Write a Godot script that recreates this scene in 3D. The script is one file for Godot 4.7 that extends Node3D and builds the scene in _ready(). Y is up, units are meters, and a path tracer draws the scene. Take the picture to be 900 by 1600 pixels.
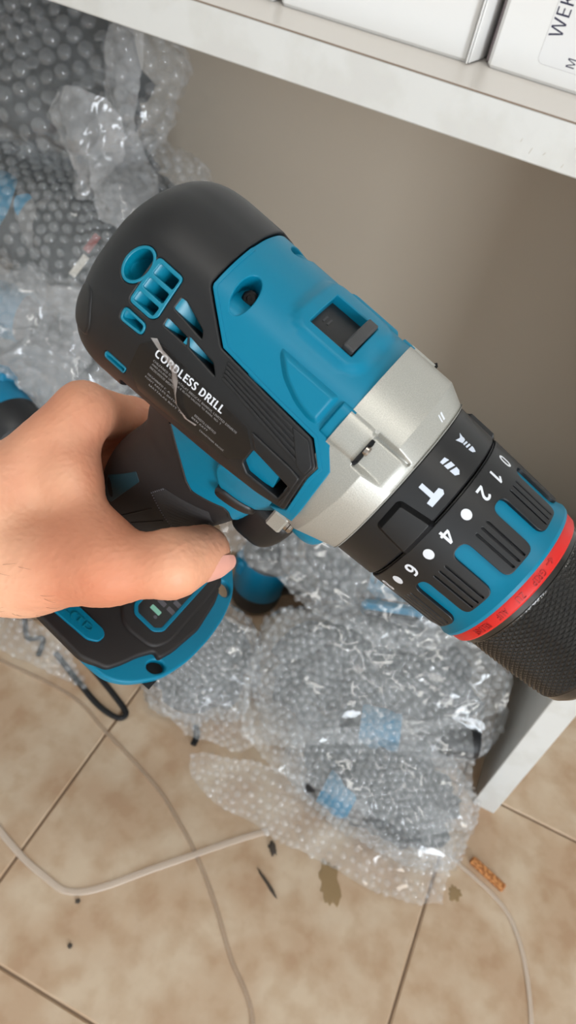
extends Node3D
# World: metres, y up, floor at y = 0, the front edge of the shelf unit at z = 0, the room towards +z.
# The drill is modelled in millimetres in its own axes: x forward along the chuck, y up, z to its right side.

const KW := 0.56            # millimetres of wrap per degree on the drill's barrel
const TAU_DEG := PI / 180.0

class MB:
	var v := PackedVector3Array()
	var n := PackedVector3Array()
	var c := PackedColorArray()
	var idx := PackedInt32Array()
	var col := Color.WHITE
	var colored := false
	func add(p: Vector3, nn: Vector3) -> int:
		v.append(p)
		n.append(nn)
		c.append(col)
		return v.size() - 1
	func face(a: int, b: int, d: int) -> void:
		var g := (v[b] - v[a]).cross(v[d] - v[a])
		if g.dot(n[a] + n[b] + n[d]) > 0.0:
			idx.append_array(PackedInt32Array([a, d, b]))
		else:
			idx.append_array(PackedInt32Array([a, b, d]))
	func tri(a: Vector3, b: Vector3, d: Vector3, na: Vector3, nb: Vector3, nd: Vector3) -> void:
		face(add(a, na), add(b, nb), add(d, nd))
	func flat(a: Vector3, b: Vector3, d: Vector3, out: Vector3) -> void:
		var g := (b - a).cross(d - a)
		if g.length_squared() < 1e-18:
			return
		g = g.normalized()
		if g.dot(out) < 0.0:
			g = -g
		tri(a, b, d, g, g, g)
	func quad(a: Vector3, b: Vector3, d: Vector3, e: Vector3, out: Vector3) -> void:
		flat(a, b, d, out)
		flat(a, d, e, out)
	func mesh(scale := 1.0, xf := Transform3D.IDENTITY) -> ArrayMesh:
		var m := ArrayMesh.new()
		if idx.is_empty():
			return m
		var vv := PackedVector3Array()
		vv.resize(v.size())
		var nv := PackedVector3Array()
		nv.resize(v.size())
		for i in v.size():
			vv[i] = xf * (v[i] * scale)
			nv[i] = (xf.basis * n[i]).normalized()
		var arr := []
		arr.resize(Mesh.ARRAY_MAX)
		arr[Mesh.ARRAY_VERTEX] = vv
		arr[Mesh.ARRAY_NORMAL] = nv
		if colored:
			arr[Mesh.ARRAY_COLOR] = c
		arr[Mesh.ARRAY_INDEX] = idx
		m.add_surface_from_arrays(Mesh.PRIMITIVE_TRIANGLES, arr)
		return m

class Surf:
	var f: Callable
	var sg := 1.0
	func _init(fn: Callable, s := 1.0) -> void:
		f = fn
		sg = s
	func nrm(p: Vector2) -> Vector3:
		var dx: Vector3 = f.call(p + Vector2(0.15, 0)) - f.call(p - Vector2(0.15, 0))
		var dy: Vector3 = f.call(p + Vector2(0, 0.15)) - f.call(p - Vector2(0, 0.15))
		var g := dx.cross(dy) * sg
		return g.normalized() if g.length_squared() > 1e-12 else Vector3(-1, 0, 0)
	func at(p: Vector2, off: float) -> Array:
		var nn := nrm(p)
		var q: Vector3 = f.call(p)
		return [q + nn * off, nn]

var M := {}
var used := {}

# ------------------------------------------------------------------ helpers for nodes
func numbered(called: String) -> String:
	if not used.has(called):
		used[called] = 0
		return called
	used[called] += 1
	return "%s_%03d" % [called, used[called]]

func thing(called: String, label: String, category: String, xf := Transform3D.IDENTITY, group := "") -> Node3D:
	var o := Node3D.new()
	o.name = numbered(called)
	add_child(o)
	o.transform = xf
	tag(o, label, category, group)
	return o

func tag(o: Node, label: String, category: String, group := "") -> void:
	o.set_meta("label", label)
	o.set_meta("category", category)
	if group != "":
		o.set_meta("group", group)

func obj(called: String, m: Mesh, material: Material, parent: Node = null) -> MeshInstance3D:
	var o := MeshInstance3D.new()
	o.mesh = m
	o.material_override = material
	if parent == null:
		o.name = numbered(called)
		add_child(o)
	else:
		o.name = called
		parent.add_child(o, true)
	return o

func struct(called: String, m: Mesh, material: Material, parent: Node = null) -> MeshInstance3D:
	var o := obj(called, m, material, parent)
	if parent == null:
		o.set_meta("kind", "structure")
	return o

# ------------------------------------------------------------------ materials
func noise(seed_: int, freq: float, oct := 4, type := FastNoiseLite.TYPE_SIMPLEX_SMOOTH) -> FastNoiseLite:
	var f := FastNoiseLite.new()
	f.seed = seed_
	f.frequency = freq
	f.noise_type = type
	f.fractal_octaves = oct
	return f

func ntex(seed_: int, freq: float, c0: Color, c1: Color, oct := 4, size := 512, p0 := 0.3, p1 := 0.7) -> NoiseTexture2D:
	var t := NoiseTexture2D.new()
	t.width = size
	t.height = size
	t.seamless = true
	t.noise = noise(seed_, freq, oct)
	var g := Gradient.new()
	g.offsets = PackedFloat32Array([p0, p1])
	g.colors = PackedColorArray([c0, c1])
	t.color_ramp = g
	return t

func ngray(seed_: int, freq: float, oct := 3, size := 512) -> NoiseTexture2D:
	var t := NoiseTexture2D.new()
	t.width = size
	t.height = size
	t.seamless = true
	t.noise = noise(seed_, freq, oct)
	return t

func mat(called: String, c: Color, rough := 0.5, metal := 0.0, spec := 0.5) -> StandardMaterial3D:
	var m := StandardMaterial3D.new()
	m.resource_name = called
	m.albedo_color = c
	m.roughness = rough
	m.metallic = metal
	m.metallic_specular = spec
	M[called] = m
	return m

func tri_uv(m: StandardMaterial3D, s: float, world := false) -> void:
	m.uv1_triplanar = true
	m.uv1_world_triplanar = world
	m.uv1_scale = Vector3.ONE * s

func bump(m: StandardMaterial3D, t: Texture2D, cm: float) -> void:
	m.heightmap_enabled = true
	m.heightmap_texture = t
	m.heightmap_scale = cm

func film(called: String, c: Color, alpha: float, rough: float) -> StandardMaterial3D:
	var m := mat(called, Color(c, alpha), rough)
	m.transparency = BaseMaterial3D.TRANSPARENCY_ALPHA
	m.cull_mode = BaseMaterial3D.CULL_DISABLED
	return m

func make_materials() -> void:
	var grain := ngray(11, 0.16, 2)
	var fine := ngray(12, 0.45, 1)
	var soft := ngray(13, 0.02, 3)
	var m: StandardMaterial3D
	m = mat("teal_plastic", Color(0.0, 0.455, 0.575), 0.42, 0.0, 0.36)
	tri_uv(m, 30.0); bump(m, fine, 0.0012)
	m = mat("teal_gloss", Color(0.0, 0.465, 0.565), 0.36)
	m = mat("black_rubber", Color(0.066, 0.068, 0.076), 0.47)
	tri_uv(m, 30.0); bump(m, fine, 0.0025)
	m = mat("grip_rubber", Color(0.125, 0.108, 0.104), 0.62)
	tri_uv(m, 30.0); bump(m, fine, 0.002)
	m = mat("mesh_rubber", Color(0.215, 0.205, 0.205), 0.7)
	m = mat("black_plastic", Color(0.07, 0.072, 0.08), 0.42)
	tri_uv(m, 30.0); bump(m, fine, 0.0016)
	m = mat("dark_void", Color(0.04, 0.04, 0.045), 0.75)
	m = mat("inlay_teal", Color(0.10, 0.25, 0.29), 0.5)
	m = mat("lever_plastic", Color(0.22, 0.22, 0.225), 0.5)
	m = mat("label_film", Color(0.075, 0.068, 0.068), 0.26)
	m = mat("white_print", Color(0.86, 0.87, 0.89), 0.5)
	m = mat("grey_print", Color(0.58, 0.57, 0.57), 0.5)
	m = mat("pale_print", Color(0.80, 0.83, 0.88), 0.45)
	m = mat("cast_alloy", Color(0.75, 0.745, 0.715), 0.42, 0.45)
	m.albedo_texture = ntex(21, 0.30, Color(0.84, 0.84, 0.84), Color(1, 1, 1), 2)
	tri_uv(m, 22.0); bump(m, grain, 0.003)
	m = mat("steel", Color(0.66, 0.63, 0.60), 0.25, 1.0)
	m = mat("dark_steel", Color(0.16, 0.155, 0.155), 0.32, 0.85)
	m = mat("chuck_steel", Color(0.30, 0.295, 0.29), 0.20, 0.9)
	m = mat("red_plastic", Color(0.80, 0.10, 0.075), 0.40)
	m = mat("red_emboss", Color(0.66, 0.07, 0.055), 0.45)
	m = mat("gauge_green", Color(0.55, 0.80, 0.70), 0.4)
	m = mat("gauge_grey", Color(0.36, 0.35, 0.37), 0.4)
	# skin
	m = mat("skin", Color(0.90, 0.685, 0.565), 0.48, 0.0, 0.4)
	m.albedo_texture = ntex(31, 0.006, Color(0.90, 0.80, 0.76), Color(1.0, 1.0, 0.985), 5, 512, 0.2, 0.7)
	tri_uv(m, 4.0); bump(m, ngray(32, 0.16, 5), 0.034)
	m.vertex_color_use_as_albedo = true
	m.subsurf_scatter_enabled = true
	m.subsurf_scatter_strength = 0.06
	m = mat("nail", Color(0.88, 0.63, 0.56), 0.3)
	m = mat("hair", Color(0.16, 0.10, 0.07), 0.5)
	# room
	m = mat("tile", Color(0.83, 0.745, 0.65), 0.42)
	m.albedo_texture = ntex(41, 0.006, Color(0.93, 0.885, 0.84), Color(1, 1, 0.99), 5, 1024, 0.25, 0.75)
	tri_uv(m, 1.7, true); bump(m, soft, 0.02)
	m.detail_enabled = true
	m.detail_blend_mode = BaseMaterial3D.BLEND_MODE_MUL
	m.detail_albedo = ntex(42, 0.03, Color(0.95, 0.925, 0.90), Color(1, 1, 1), 4, 512, 0.25, 0.6)
	m = mat("grout", Color(0.56, 0.47, 0.39), 0.9)
	m = mat("plaster", Color(0.85, 0.855, 0.85), 0.9)
	m = mat("melamine", Color(0.87, 0.875, 0.865), 0.38)
	m.albedo_texture = ntex(43, 0.012, Color(0.975, 0.972, 0.965), Color(1, 1, 1), 5, 512, 0.3, 0.55)
	tri_uv(m, 3.0)
	m = mat("melamine_top", Color(0.86, 0.835, 0.805), 0.35)
	m = mat("back_board", Color(0.70, 0.655, 0.595), 0.6)
	m = mat("edge_line", Color(0.56, 0.49, 0.43), 0.6)
	m = mat("scuff", Color(0.76, 0.74, 0.70), 0.6)
	m = mat("card", Color(0.91, 0.905, 0.895), 0.55)
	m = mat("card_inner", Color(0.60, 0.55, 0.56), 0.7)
	m = mat("sticker", Color(0.90, 0.895, 0.89), 0.4)
	m = mat("sticker_edge", Color(0.62, 0.60, 0.60), 0.6)
	m = mat("ink", Color(0.14, 0.14, 0.25), 0.5)
	# wrap and floor things
	film("wrap_sheet", Color(0.88, 0.90, 0.91), 0.115, 0.07)
	film("wrap_bubble", Color(0.92, 0.94, 0.96), 0.10, 0.06)
	film("wrap_film", Color(0.86, 0.87, 0.88), 0.24, 0.12)
	film("strap_film", Color(0.93, 0.86, 0.79), 0.5, 0.22)
	film("faint_film", Color(0.82, 0.72, 0.62), 0.3, 0.22)
	m = mat("inner_sleeve", Color(0.13, 0.15, 0.17), 0.5)
	film("peel_film", Color(0.82, 0.80, 0.79), 0.42, 0.15)
	m = mat("tool_black", Color(0.12, 0.125, 0.135), 0.45)
	m = mat("tool_teal", Color(0.02, 0.47, 0.62), 0.4)
	m = mat("tool_grey", Color(0.42, 0.42, 0.42), 0.45)
	m = mat("paper", Color(0.80, 0.78, 0.74), 0.8)
	m = mat("red_card", Color(0.55, 0.24, 0.22), 0.6)
	m = mat("cord", Color(0.08, 0.08, 0.085), 0.7)
	m = mat("wood_chip", Color(0.86, 0.60, 0.36), 0.7)
	m.albedo_texture = ntex(51, 0.03, Color(0.7, 0.62, 0.55), Color(1, 1, 1), 3)
	tri_uv(m, 12.0)
	m = mat("dark_chip", Color(0.27, 0.235, 0.20), 0.7)
	m = mat("spill", Color(0.60, 0.50, 0.36), 0.35)
	m = mat("window_frame", Color(0.85, 0.85, 0.85), 0.4)
	film("pane", Color(1, 1, 1), 0.04, 0.02)
	m = mat("lamp_face", Color(1, 1, 1), 0.5)
	m.emission_enabled = true
	m.emission = Color(1.0, 0.97, 0.92)
	m.emission_energy_multiplier = 1.5

# ------------------------------------------------------------------ mesh builders
func box_mesh(lo: Vector3, hi: Vector3, ch := 0.0) -> ArrayMesh:
	var b := MB.new()
	add_box(b, lo, hi, ch)
	return b.mesh()

func add_box(b: MB, lo: Vector3, hi: Vector3, ch := 0.0, xf := Transform3D.IDENTITY) -> void:
	# a box with chamfered edges
	var mid := (lo + hi) / 2.0
	var h := (hi - lo) / 2.0
	ch = minf(ch, minf(h.x, minf(h.y, h.z)) * 0.9)
	for ax in 3:
		for s in [-1.0, 1.0]:
			var u := (ax + 1) % 3
			var w := (ax + 2) % 3
			var q := []
			for k in [[-1, -1], [1, -1], [1, 1], [-1, 1]]:
				var p := Vector3()
				p[ax] = h[ax] * s
				p[u] = (h[u] - ch) * k[0]
				p[w] = (h[w] - ch) * k[1]
				q.append(xf * (mid + p))
			var out := Vector3()
			out[ax] = s
			b.quad(q[0], q[1], q[2], q[3], xf.basis * out)
			if ch > 0.0 and s > 0.0 or ch > 0.0:
				for t in [-1.0, 1.0]:
					# edge between face ax,s and face u,t
					var e := []
					for k in [-1.0, 1.0]:
						var p1 := Vector3()
						p1[ax] = h[ax] * s
						p1[u] = (h[u] - ch) * t
						p1[w] = (h[w] - ch) * k
						e.append(xf * (mid + p1))
					for k in [1.0, -1.0]:
						var p2 := Vector3()
						p2[ax] = (h[ax] - ch) * s
						p2[u] = h[u] * t
						p2[w] = (h[w] - ch) * k
						e.append(xf * (mid + p2))
					var o2 := Vector3()
					o2[ax] = s
					o2[u] = t
					b.quad(e[0], e[1], e[2], e[3], xf.basis * o2)
	if ch > 0.0:
		for sx in [-1.0, 1.0]:
			for sy in [-1.0, 1.0]:
				for sz in [-1.0, 1.0]:
					var c := Vector3(sx, sy, sz)
					var hh := h - Vector3.ONE * ch
					b.flat(xf * (mid + Vector3(h.x, hh.y, hh.z) * c), xf * (mid + Vector3(hh.x, h.y, hh.z) * c), xf * (mid + Vector3(hh.x, hh.y, h.z) * c), xf.basis * c)

func rounded(pts: Array, r: float, seg := 4) -> PackedVector2Array:
	var out := PackedVector2Array()
	var n := pts.size()
	for i in n:
		var p: Vector2 = pts[i]
		var a: Vector2 = pts[(i + n - 1) % n]
		var b: Vector2 = pts[(i + 1) % n]
		var d := minf(r, minf(p.distance_to(a), p.distance_to(b)) * 0.45)
		var s := p + (a - p).normalized() * d
		var e := p + (b - p).normalized() * d
		for k in seg + 1:
			var t := float(k) / seg
			out.append(s.lerp(p, t).lerp(p.lerp(e, t), t))
	return out

func ring2(c: Vector2, r: Vector2, n := 28, turn := 0.0) -> PackedVector2Array:
	var out := PackedVector2Array()
	for i in n:
		var t := TAU * i / n
		out.append(c + Vector2(cos(t) * r.x, sin(t) * r.y).rotated(turn))
	return out

func stadium(a: Vector2, b: Vector2, r: float, n := 6) -> PackedVector2Array:
	var out := PackedVector2Array()
	var d := (b - a).normalized()
	var p := Vector2(-d.y, d.x)
	for i in n + 1:
		var t := PI * i / n
		out.append(b + p * cos(t) * r + d * sin(t) * r)
	for i in n + 1:
		var t := PI * i / n
		out.append(a - p * cos(t) * r - d * sin(t) * r)
	return out

func wt(pts: Array) -> Array:     # (x, degrees) to (x, wrap mm)
	var o := []
	for p in pts:
		o.append(Vector2(p[0], p[1] * KW))
	return o

func wtp(pts: Array) -> PackedVector2Array:
	return PackedVector2Array(wt(pts))

func fine_outline(poly: PackedVector2Array, step := 1.4) -> PackedVector2Array:
	var out := PackedVector2Array()
	var n := poly.size()
	for i in n:
		var a := poly[i]
		var b := poly[(i + 1) % n]
		var d := a.distance_to(b)
		if d < 1e-4:
			continue
		var k := maxi(1, ceili(d / step))
		for j in k:
			out.append(a.lerp(b, float(j) / k))
	return out

func inset(poly: PackedVector2Array, d: float) -> PackedVector2Array:
	# moves every vertex inwards for a counter-clockwise outline (outwards for a clockwise one)
	var out := PackedVector2Array()
	var n := poly.size()
	for i in n:
		var a := poly[(i + n - 1) % n]
		var p := poly[i]
		var b := poly[(i + 1) % n]
		var e1 := (p - a).normalized()
		var e2 := (b - p).normalized()
		var n1 := Vector2(-e1.y, e1.x)
		var n2 := Vector2(-e2.y, e2.x)
		var m := n1 + n2
		if m.length_squared() < 0.05:
			m = n1
		m = m.normalized()
		var k := clampf(m.dot(n1), 0.5, 1.0)
		out.append(p + m * d / k)
	return out

func ccw(poly: PackedVector2Array, want := true) -> PackedVector2Array:
	var s := 0.0
	for i in poly.size():
		s += poly[i].cross(poly[(i + 1) % poly.size()])
	if (s > 0.0) != want:
		poly = poly.duplicate()
		poly.reverse()
	return poly

func area(poly: PackedVector2Array) -> float:
	var s := 0.0
	for i in poly.size():
		s += poly[i].cross(poly[(i + 1) % poly.size()])
	return s / 2.0

func bounds(poly: PackedVector2Array) -> Rect2:
	var r := Rect2(poly[0], Vector2.ZERO)
	for p in poly:
		r = r.expand(p)
	return r

# A plate that follows a surface: outline and holes in the surface's own coordinates (mm), top at top_off, sides down to skirt_off, rounded rim.
func plate(b: MB, S: Surf, outline: PackedVector2Array, holes: Array, top_off: float, skirt_off: float, bevel := 0.3, cell := 1.5, lean := 0.0) -> void:
	var outer := ccw(fine_outline(outline, cell))
	var rims := [outer]
	var caps := [inset(outer, bevel)]
	for h in holes:
		var hh := ccw(fine_outline(h, minf(cell, 0.8)), false)
		rims.append(hh)
		caps.append(inset(hh, bevel))
	# rim strips
	for r in rims.size():
		var rim: PackedVector2Array = rims[r]
		var cap: PackedVector2Array = caps[r]
		var mid := inset(rim, bevel * 0.3)
		var n := rim.size()
		var rows := []
		for i in n:
			var out2 := rim[i] - cap[i]
			var c0 := S.at(cap[i], top_off)
			var c1 := S.at(mid[i], top_off - bevel * 0.3)
			var c2 := S.at(rim[i], top_off - bevel)
			var p3 := rim[i] + (out2.normalized() * lean if out2.length() > 1e-6 else Vector2.ZERO)
			var c3 := S.at(p3, skirt_off)
			var side := Vector3.ZERO
			side = (c2[0] - c0[0])
			side = side - c2[1] * side.dot(c2[1])
			if side.length() < 1e-6:
				side = c2[1]
			side = side.normalized()
			rows.append([c0[0], c1[0], c2[0], c3[0], c0[1], (c1[1] + side * 0.8).normalized(), (side + c2[1] * 0.35).normalized(), side])
		for i in n:
			var p: Array = rows[i]
			var q: Array = rows[(i + 1) % n]
			var ia := b.add(p[0], p[4]); var ib := b.add(p[1], p[5]); var ic := b.add(p[2], p[6])
			var ja := b.add(q[0], q[4]); var jb := b.add(q[1], q[5]); var jc := b.add(q[2], q[6])
			b.face(ia, ja, ib); b.face(ja, jb, ib)
			b.face(ib, jb, ic); b.face(jb, jc, ic)
			var kc := b.add(p[2], p[7]); var kd := b.add(p[3], p[7])
			var lc := b.add(q[2], q[7]); var ld := b.add(q[3], q[7])
			b.face(kc, lc, kd); b.face(lc, ld, kd)
	# cap
	fill(b, S, caps[0], caps.slice(1), top_off, cell)

func fill(b: MB, S: Surf, outline: PackedVector2Array, holes: Array, off: float, cell: float) -> void:
	var box := bounds(outline)
	var hb := []
	for h in holes:
		hb.append(bounds(h))
	var nx := maxi(1, ceili(box.size.x / cell))
	var ny := maxi(1, ceili(box.size.y / cell))
	var step := Vector2(box.size.x / nx, box.size.y / ny)
	var cache := {}
	for i in nx:
		for j in ny:
			_cell(b, S, outline, holes, hb, off, Rect2(box.position + Vector2(i, j) * step, step), 0, cache)

func _cell(b: MB, S: Surf, outline: PackedVector2Array, holes: Array, hb: Array, off: float, r: Rect2, depth: int, cache: Dictionary) -> void:
	var quad := PackedVector2Array([r.position, r.position + Vector2(r.size.x, 0), r.end, r.position + Vector2(0, r.size.y)])
	var pieces: Array = []
	pieces.append_array(Geometry2D.intersect_polygons(outline, quad))
	for k in holes.size():
		if not r.grow(0.01).intersects(hb[k], true):
			continue
		var next: Array = []
		for p in pieces:
			next.append_array(Geometry2D.clip_polygons(p, holes[k]))
		pieces = next
	var bad := false
	for p in pieces:
		if Geometry2D.is_polygon_clockwise(p):
			bad = true
	if bad and depth < 5:
		var hs := r.size / 2.0
		for q in [Vector2.ZERO, Vector2(hs.x, 0), Vector2(0, hs.y), hs]:
			_cell(b, S, outline, holes, hb, off, Rect2(r.position + q, hs), depth + 1, cache)
		return
	for p in pieces:
		if absf(area(p)) < 1e-5:
			continue
		var t := Geometry2D.triangulate_polygon(p)
		var ids := []
		for q in p:
			var key := Vector2i(roundi(q.x * 2000.0), roundi(q.y * 2000.0))
			if not cache.has(key):
				var o := off
				var e := S.at(q, o)
				cache[key] = b.add(e[0], e[1])
			ids.append(cache[key])
		for k in t.size() / 3:
			b.face(ids[t[k * 3]], ids[t[k * 3 + 1]], ids[t[k * 3 + 2]])

func surf_grid(b: MB, S: Surf, x0: float, x1: float, nx: int, y0: float, y1: float, ny: int, off := 0.0, extra = null) -> void:
	# a grid on a surface, normals from the built points
	var P := []
	for i in nx + 1:
		var row := PackedVector3Array()
		for j in ny + 1:
			var q := Vector2(lerpf(x0, x1, float(i) / nx), lerpf(y0, y1, float(j) / ny))
			var o := off
			if extra != null:
				o += extra.call(q)
			if o == 0.0:
				row.append(S.f.call(q))
			else:
				row.append(S.at(q, o)[0])
		P.append(row)
	grid(b, P, S.sg)

func grid(b: MB, P: Array, sg := 1.0, wrap_j := false) -> void:
	var ni := P.size()
	var nj: int = P[0].size()
	var base := b.v.size()
	for i in ni:
		for j in nj:
			var i0 := maxi(i - 1, 0)
			var i1 := mini(i + 1, ni - 1)
			var j0 := maxi(j - 1, 0)
			var j1 := mini(j + 1, nj - 1)
			if wrap_j:
				j0 = (j + nj - 2) % (nj - 1) if j == 0 else j - 1
				j1 = 1 if j == nj - 1 else j + 1
			var g: Vector3 = (P[i1][j] - P[i0][j]).cross(P[i][j1] - P[i][j0]) * sg
			b.add(P[i][j], g.normalized() if g.length_squared() > 1e-20 else Vector3.UP)
	for i in ni - 1:
		for j in nj - 1:
			var a := base + i * nj + j
			b.face(a, a + 1, a + nj)
			b.face(a + 1, a + nj + 1, a + nj)

func lathe(b: MB, prof: Array, seg := 96, axis := 0, center := Vector3.ZERO, hard := 30.0) -> void:
	# profile of (along, radius); normals are smooth where the profile bends less than «hard» degrees
	var m := prof.size()
	var sn := []
	for i in m - 1:
		var d := Vector2(prof[i + 1][0] - prof[i][0], prof[i + 1][1] - prof[i][1]).normalized()
		sn.append(Vector2(-d.y, d.x))
	for i in m - 1:
		var na: Vector2 = sn[i]
		var nb: Vector2 = sn[i]
		if i > 0 and absf(rad_to_deg(sn[i].angle_to(sn[i - 1]))) < hard:
			na = (sn[i] + sn[i - 1]).normalized()
		if i < m - 2 and absf(rad_to_deg(sn[i].angle_to(sn[i + 1]))) < hard:
			nb = (sn[i] + sn[i + 1]).normalized()
		var base := b.v.size()
		for k in seg + 1:
			var t := TAU * k / seg
			var rad := Vector3()
			rad[(axis + 1) % 3] = cos(t)
			rad[(axis + 2) % 3] = sin(t)
			var ax := Vector3()
			ax[axis] = 1.0
			b.add(center + ax * prof[i][0] + rad * prof[i][1], ax * na.x + rad * na.y)
			b.add(center + ax * prof[i + 1][0] + rad * prof[i + 1][1], ax * nb.x + rad * nb.y)
		for k in seg:
			var a := base + k * 2
			b.face(a, a + 1, a + 2)
			b.face(a + 1, a + 3, a + 2)

func tube(b: MB, pts: PackedVector3Array, rad: Array, seg := 8, flat := 1.0) -> void:
	var n := pts.size()
	var up := Vector3.UP
	var P := []
	for i in n:
		var d := (pts[mini(i + 1, n - 1)] - pts[maxi(i - 1, 0)]).normalized()
		var s := d.cross(up)
		if s.length() < 0.05:
			s = d.cross(Vector3.RIGHT)
		s = s.normalized()
		var w := s.cross(d)
		var row := PackedVector3Array()
		var r: float = rad[mini(i, rad.size() - 1)]
		for k in seg + 1:
			var t := TAU * k / seg
			row.append(pts[i] + s * cos(t) * r + w * sin(t) * r * flat)
		P.append(row)
	var first := b.v.size()
	grid(b, P, 1.0, true)
	# fix orientation: normals away from the line
	for i in n:
		for k in seg + 1:
			var id := first + i * (seg + 1) + k
			if b.n[id].dot(b.v[id] - pts[i]) < 0.0:
				b.n[id] = -b.n[id]
	var tri0 := b.idx.size() - (n - 1) * seg * 6
	for q in range(tri0, b.idx.size(), 3):
		var a := b.idx[q]; var c := b.idx[q + 1]; var e := b.idx[q + 2]
		var g := (b.v[c] - b.v[a]).cross(b.v[e] - b.v[a])
		if g.dot(b.n[a] + b.n[c] + b.n[e]) > 0.0:
			b.idx[q + 1] = e
			b.idx[q + 2] = c
	for i in [0, n - 1]:
		var out := (pts[0] - pts[1]) if i == 0 else (pts[n - 1] - pts[n - 2])
		for k in seg:
			b.flat(pts[i], P[i][k], P[i][k + 1], out)

func spline(pts: Array, per := 8) -> PackedVector3Array:
	var out := PackedVector3Array()
	var n := pts.size()
	for i in n - 1:
		var a: Vector3 = pts[maxi(i - 1, 0)]
		var p: Vector3 = pts[i]
		var q: Vector3 = pts[i + 1]
		var d: Vector3 = pts[mini(i + 2, n - 1)]
		for k in per:
			out.append(p.cubic_interpolate(q, a, d, float(k) / per))
	out.append(pts[n - 1])
	return out

var fonts := {}
func font(face_: String, bold := false) -> SystemFont:
	var key := face_ + str(bold)
	if not fonts.has(key):
		var f := SystemFont.new()
		f.font_names = PackedStringArray([face_])
		f.font_weight = 700 if bold else 400
		fonts[key] = f
	return fonts[key]

func text_arrays(s: String, bold: bool, depth := 0.0) -> Array:
	var t := TextMesh.new()
	t.text = s
	t.font = font("Droid Sans", bold)
	t.font_size = 64
	t.pixel_size = 0.05
	t.curve_step = 1.0
	t.depth = depth
	return t.surface_get_arrays(0)

# lettering laid on a surface: «at» is the middle, «right» and «up» unit directions in surface coordinates, «width» or «height» in mm
func letters(b: MB, S: Surf, s: String, at: Vector2, right: Vector2, up: Vector2, width: float, height: float, off: float, bold := false, rise := 0.0) -> void:
	var arr := text_arrays(s, bold, 1.0 if rise > 0.0 else 0.0)
	var vs: PackedVector3Array = arr[Mesh.ARRAY_VERTEX]
	var ns: PackedVector3Array = arr[Mesh.ARRAY_NORMAL]
	var ix: PackedInt32Array = arr[Mesh.ARRAY_INDEX] if arr[Mesh.ARRAY_INDEX] != null else PackedInt32Array(range(vs.size()))
	var lo := vs[0]
	var hi := vs[0]
	for p in vs:
		lo = lo.min(p)
		hi = hi.max(p)
	var k := Vector2(width / (hi.x - lo.x), 0)
	k.y = height / (hi.y - lo.y) if height > 0.0 else k.x
	if width <= 0.0:
		k.x = k.y
	var base := b.v.size()
	for i in vs.size():
		var q := at + right * ((vs[i].x - (lo.x + hi.x) / 2.0) * k.x) + up * ((vs[i].y - (lo.y + hi.y) / 2.0) * k.y)
		var o := off
		if rise > 0.0:
			o += rise * (vs[i].z - lo.z) / maxf(hi.z - lo.z, 1e-6)
		var e := S.at(q, o)
		b.add(e[0], e[1])
	for i in ix.size() / 3:
		b.face(base + ix[i * 3], base + ix[i * 3 + 1], base + ix[i * 3 + 2])

# ------------------------------------------------------------------ the drill (millimetres, its own axes)
var rtab := PackedFloat32Array()
var arc_s := PackedFloat32Array()
var arc_a := PackedFloat32Array()
var arc_f := PackedFloat32Array()
const REAR := -86.0
const REAR_END := -111.5

func interp(xs: Array, ys: Array, x: float) -> float:
	if x <= xs[0]:
		return ys[0]
	for i in xs.size() - 1:
		if x <= xs[i + 1]:
			return lerpf(ys[i], ys[i + 1], (x - xs[i]) / (xs[i + 1] - xs[i]))
	return ys[-1]

func make_tables() -> void:
	var th := [0, 15, 25, 38, 50, 62, 75, 90, 105, 118, 130, 150, 180]
	var rr := [31.5, 32, 32.5, 33, 32.4, 32.8, 34, 34.6, 36, 36, 34, 31, 29]
	for d in 182:
		var s := 0.0
		for k in range(-3, 4):
			s += interp(th, rr, clampf(absf(d + k), 0, 180))
		rtab.append(s / 7.0)
	var s := 0.0
	var pa := REAR
	var pf := 1.0
	for i in 241:
		var psi := PI / 2.0 * i / 240.0
		var a := REAR + (REAR_END - REAR) * pow(sin(psi), 0.625)
		var f := pow(maxf(cos(psi), 0.0), 0.625)
		if i > 0:
			s += Vector2(a - pa, (f - pf) * 33.0).length()
		pa = a
		pf = f
		arc_s.append(s)
		arc_a.append(a)
		arc_f.append(f)

func barrel_r(t: float) -> float:
	t = absf(t)
	var i := mini(int(t), 180)
	return lerpf(rtab[i], rtab[i + 1], t - i)

func barrel(p: Vector2) -> Vector3:
	var t := p.y / KW
	var r := barrel_r(t)
	var a := p.x
	if a < REAR:
		var s := REAR - a
		if s >= arc_s[240]:
			return Vector3(REAR_END, 0, 0)
		var i := arc_s.bsearch(s)
		i = clampi(i, 1, 240)
		var k := (s - arc_s[i - 1]) / maxf(arc_s[i] - arc_s[i - 1], 1e-6)
		a = lerpf(arc_a[i - 1], arc_a[i], k)
		r *= lerpf(arc_f[i - 1], arc_f[i], k)
	elif a > -58.0 and absf(t) < 34.0:
		# the raised bed of the speed selector, with the finger dent in front of it
		var q := Vector2(absf(a + 41.5), absf(p.y)) - Vector2(6.5, 8.5)
		var d := Vector2(maxf(q.x, 0), maxf(q.y, 0)).length() - 7.5
		r += 1.4 * smoothstep(0.5, -3.0, d)
		var e := Vector2((a + 29.0) / 3.2, (p.y - 1.5) / 8.0)
		r -= 1.3 * exp(-e.length_squared() * 1.6) * (1.0 if a < -29.0 else exp(-pow((a + 29.0) / 1.5, 2)))
	var tr := t * TAU_DEG
	return Vector3(a, r * cos(tr), r * sin(tr))

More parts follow.
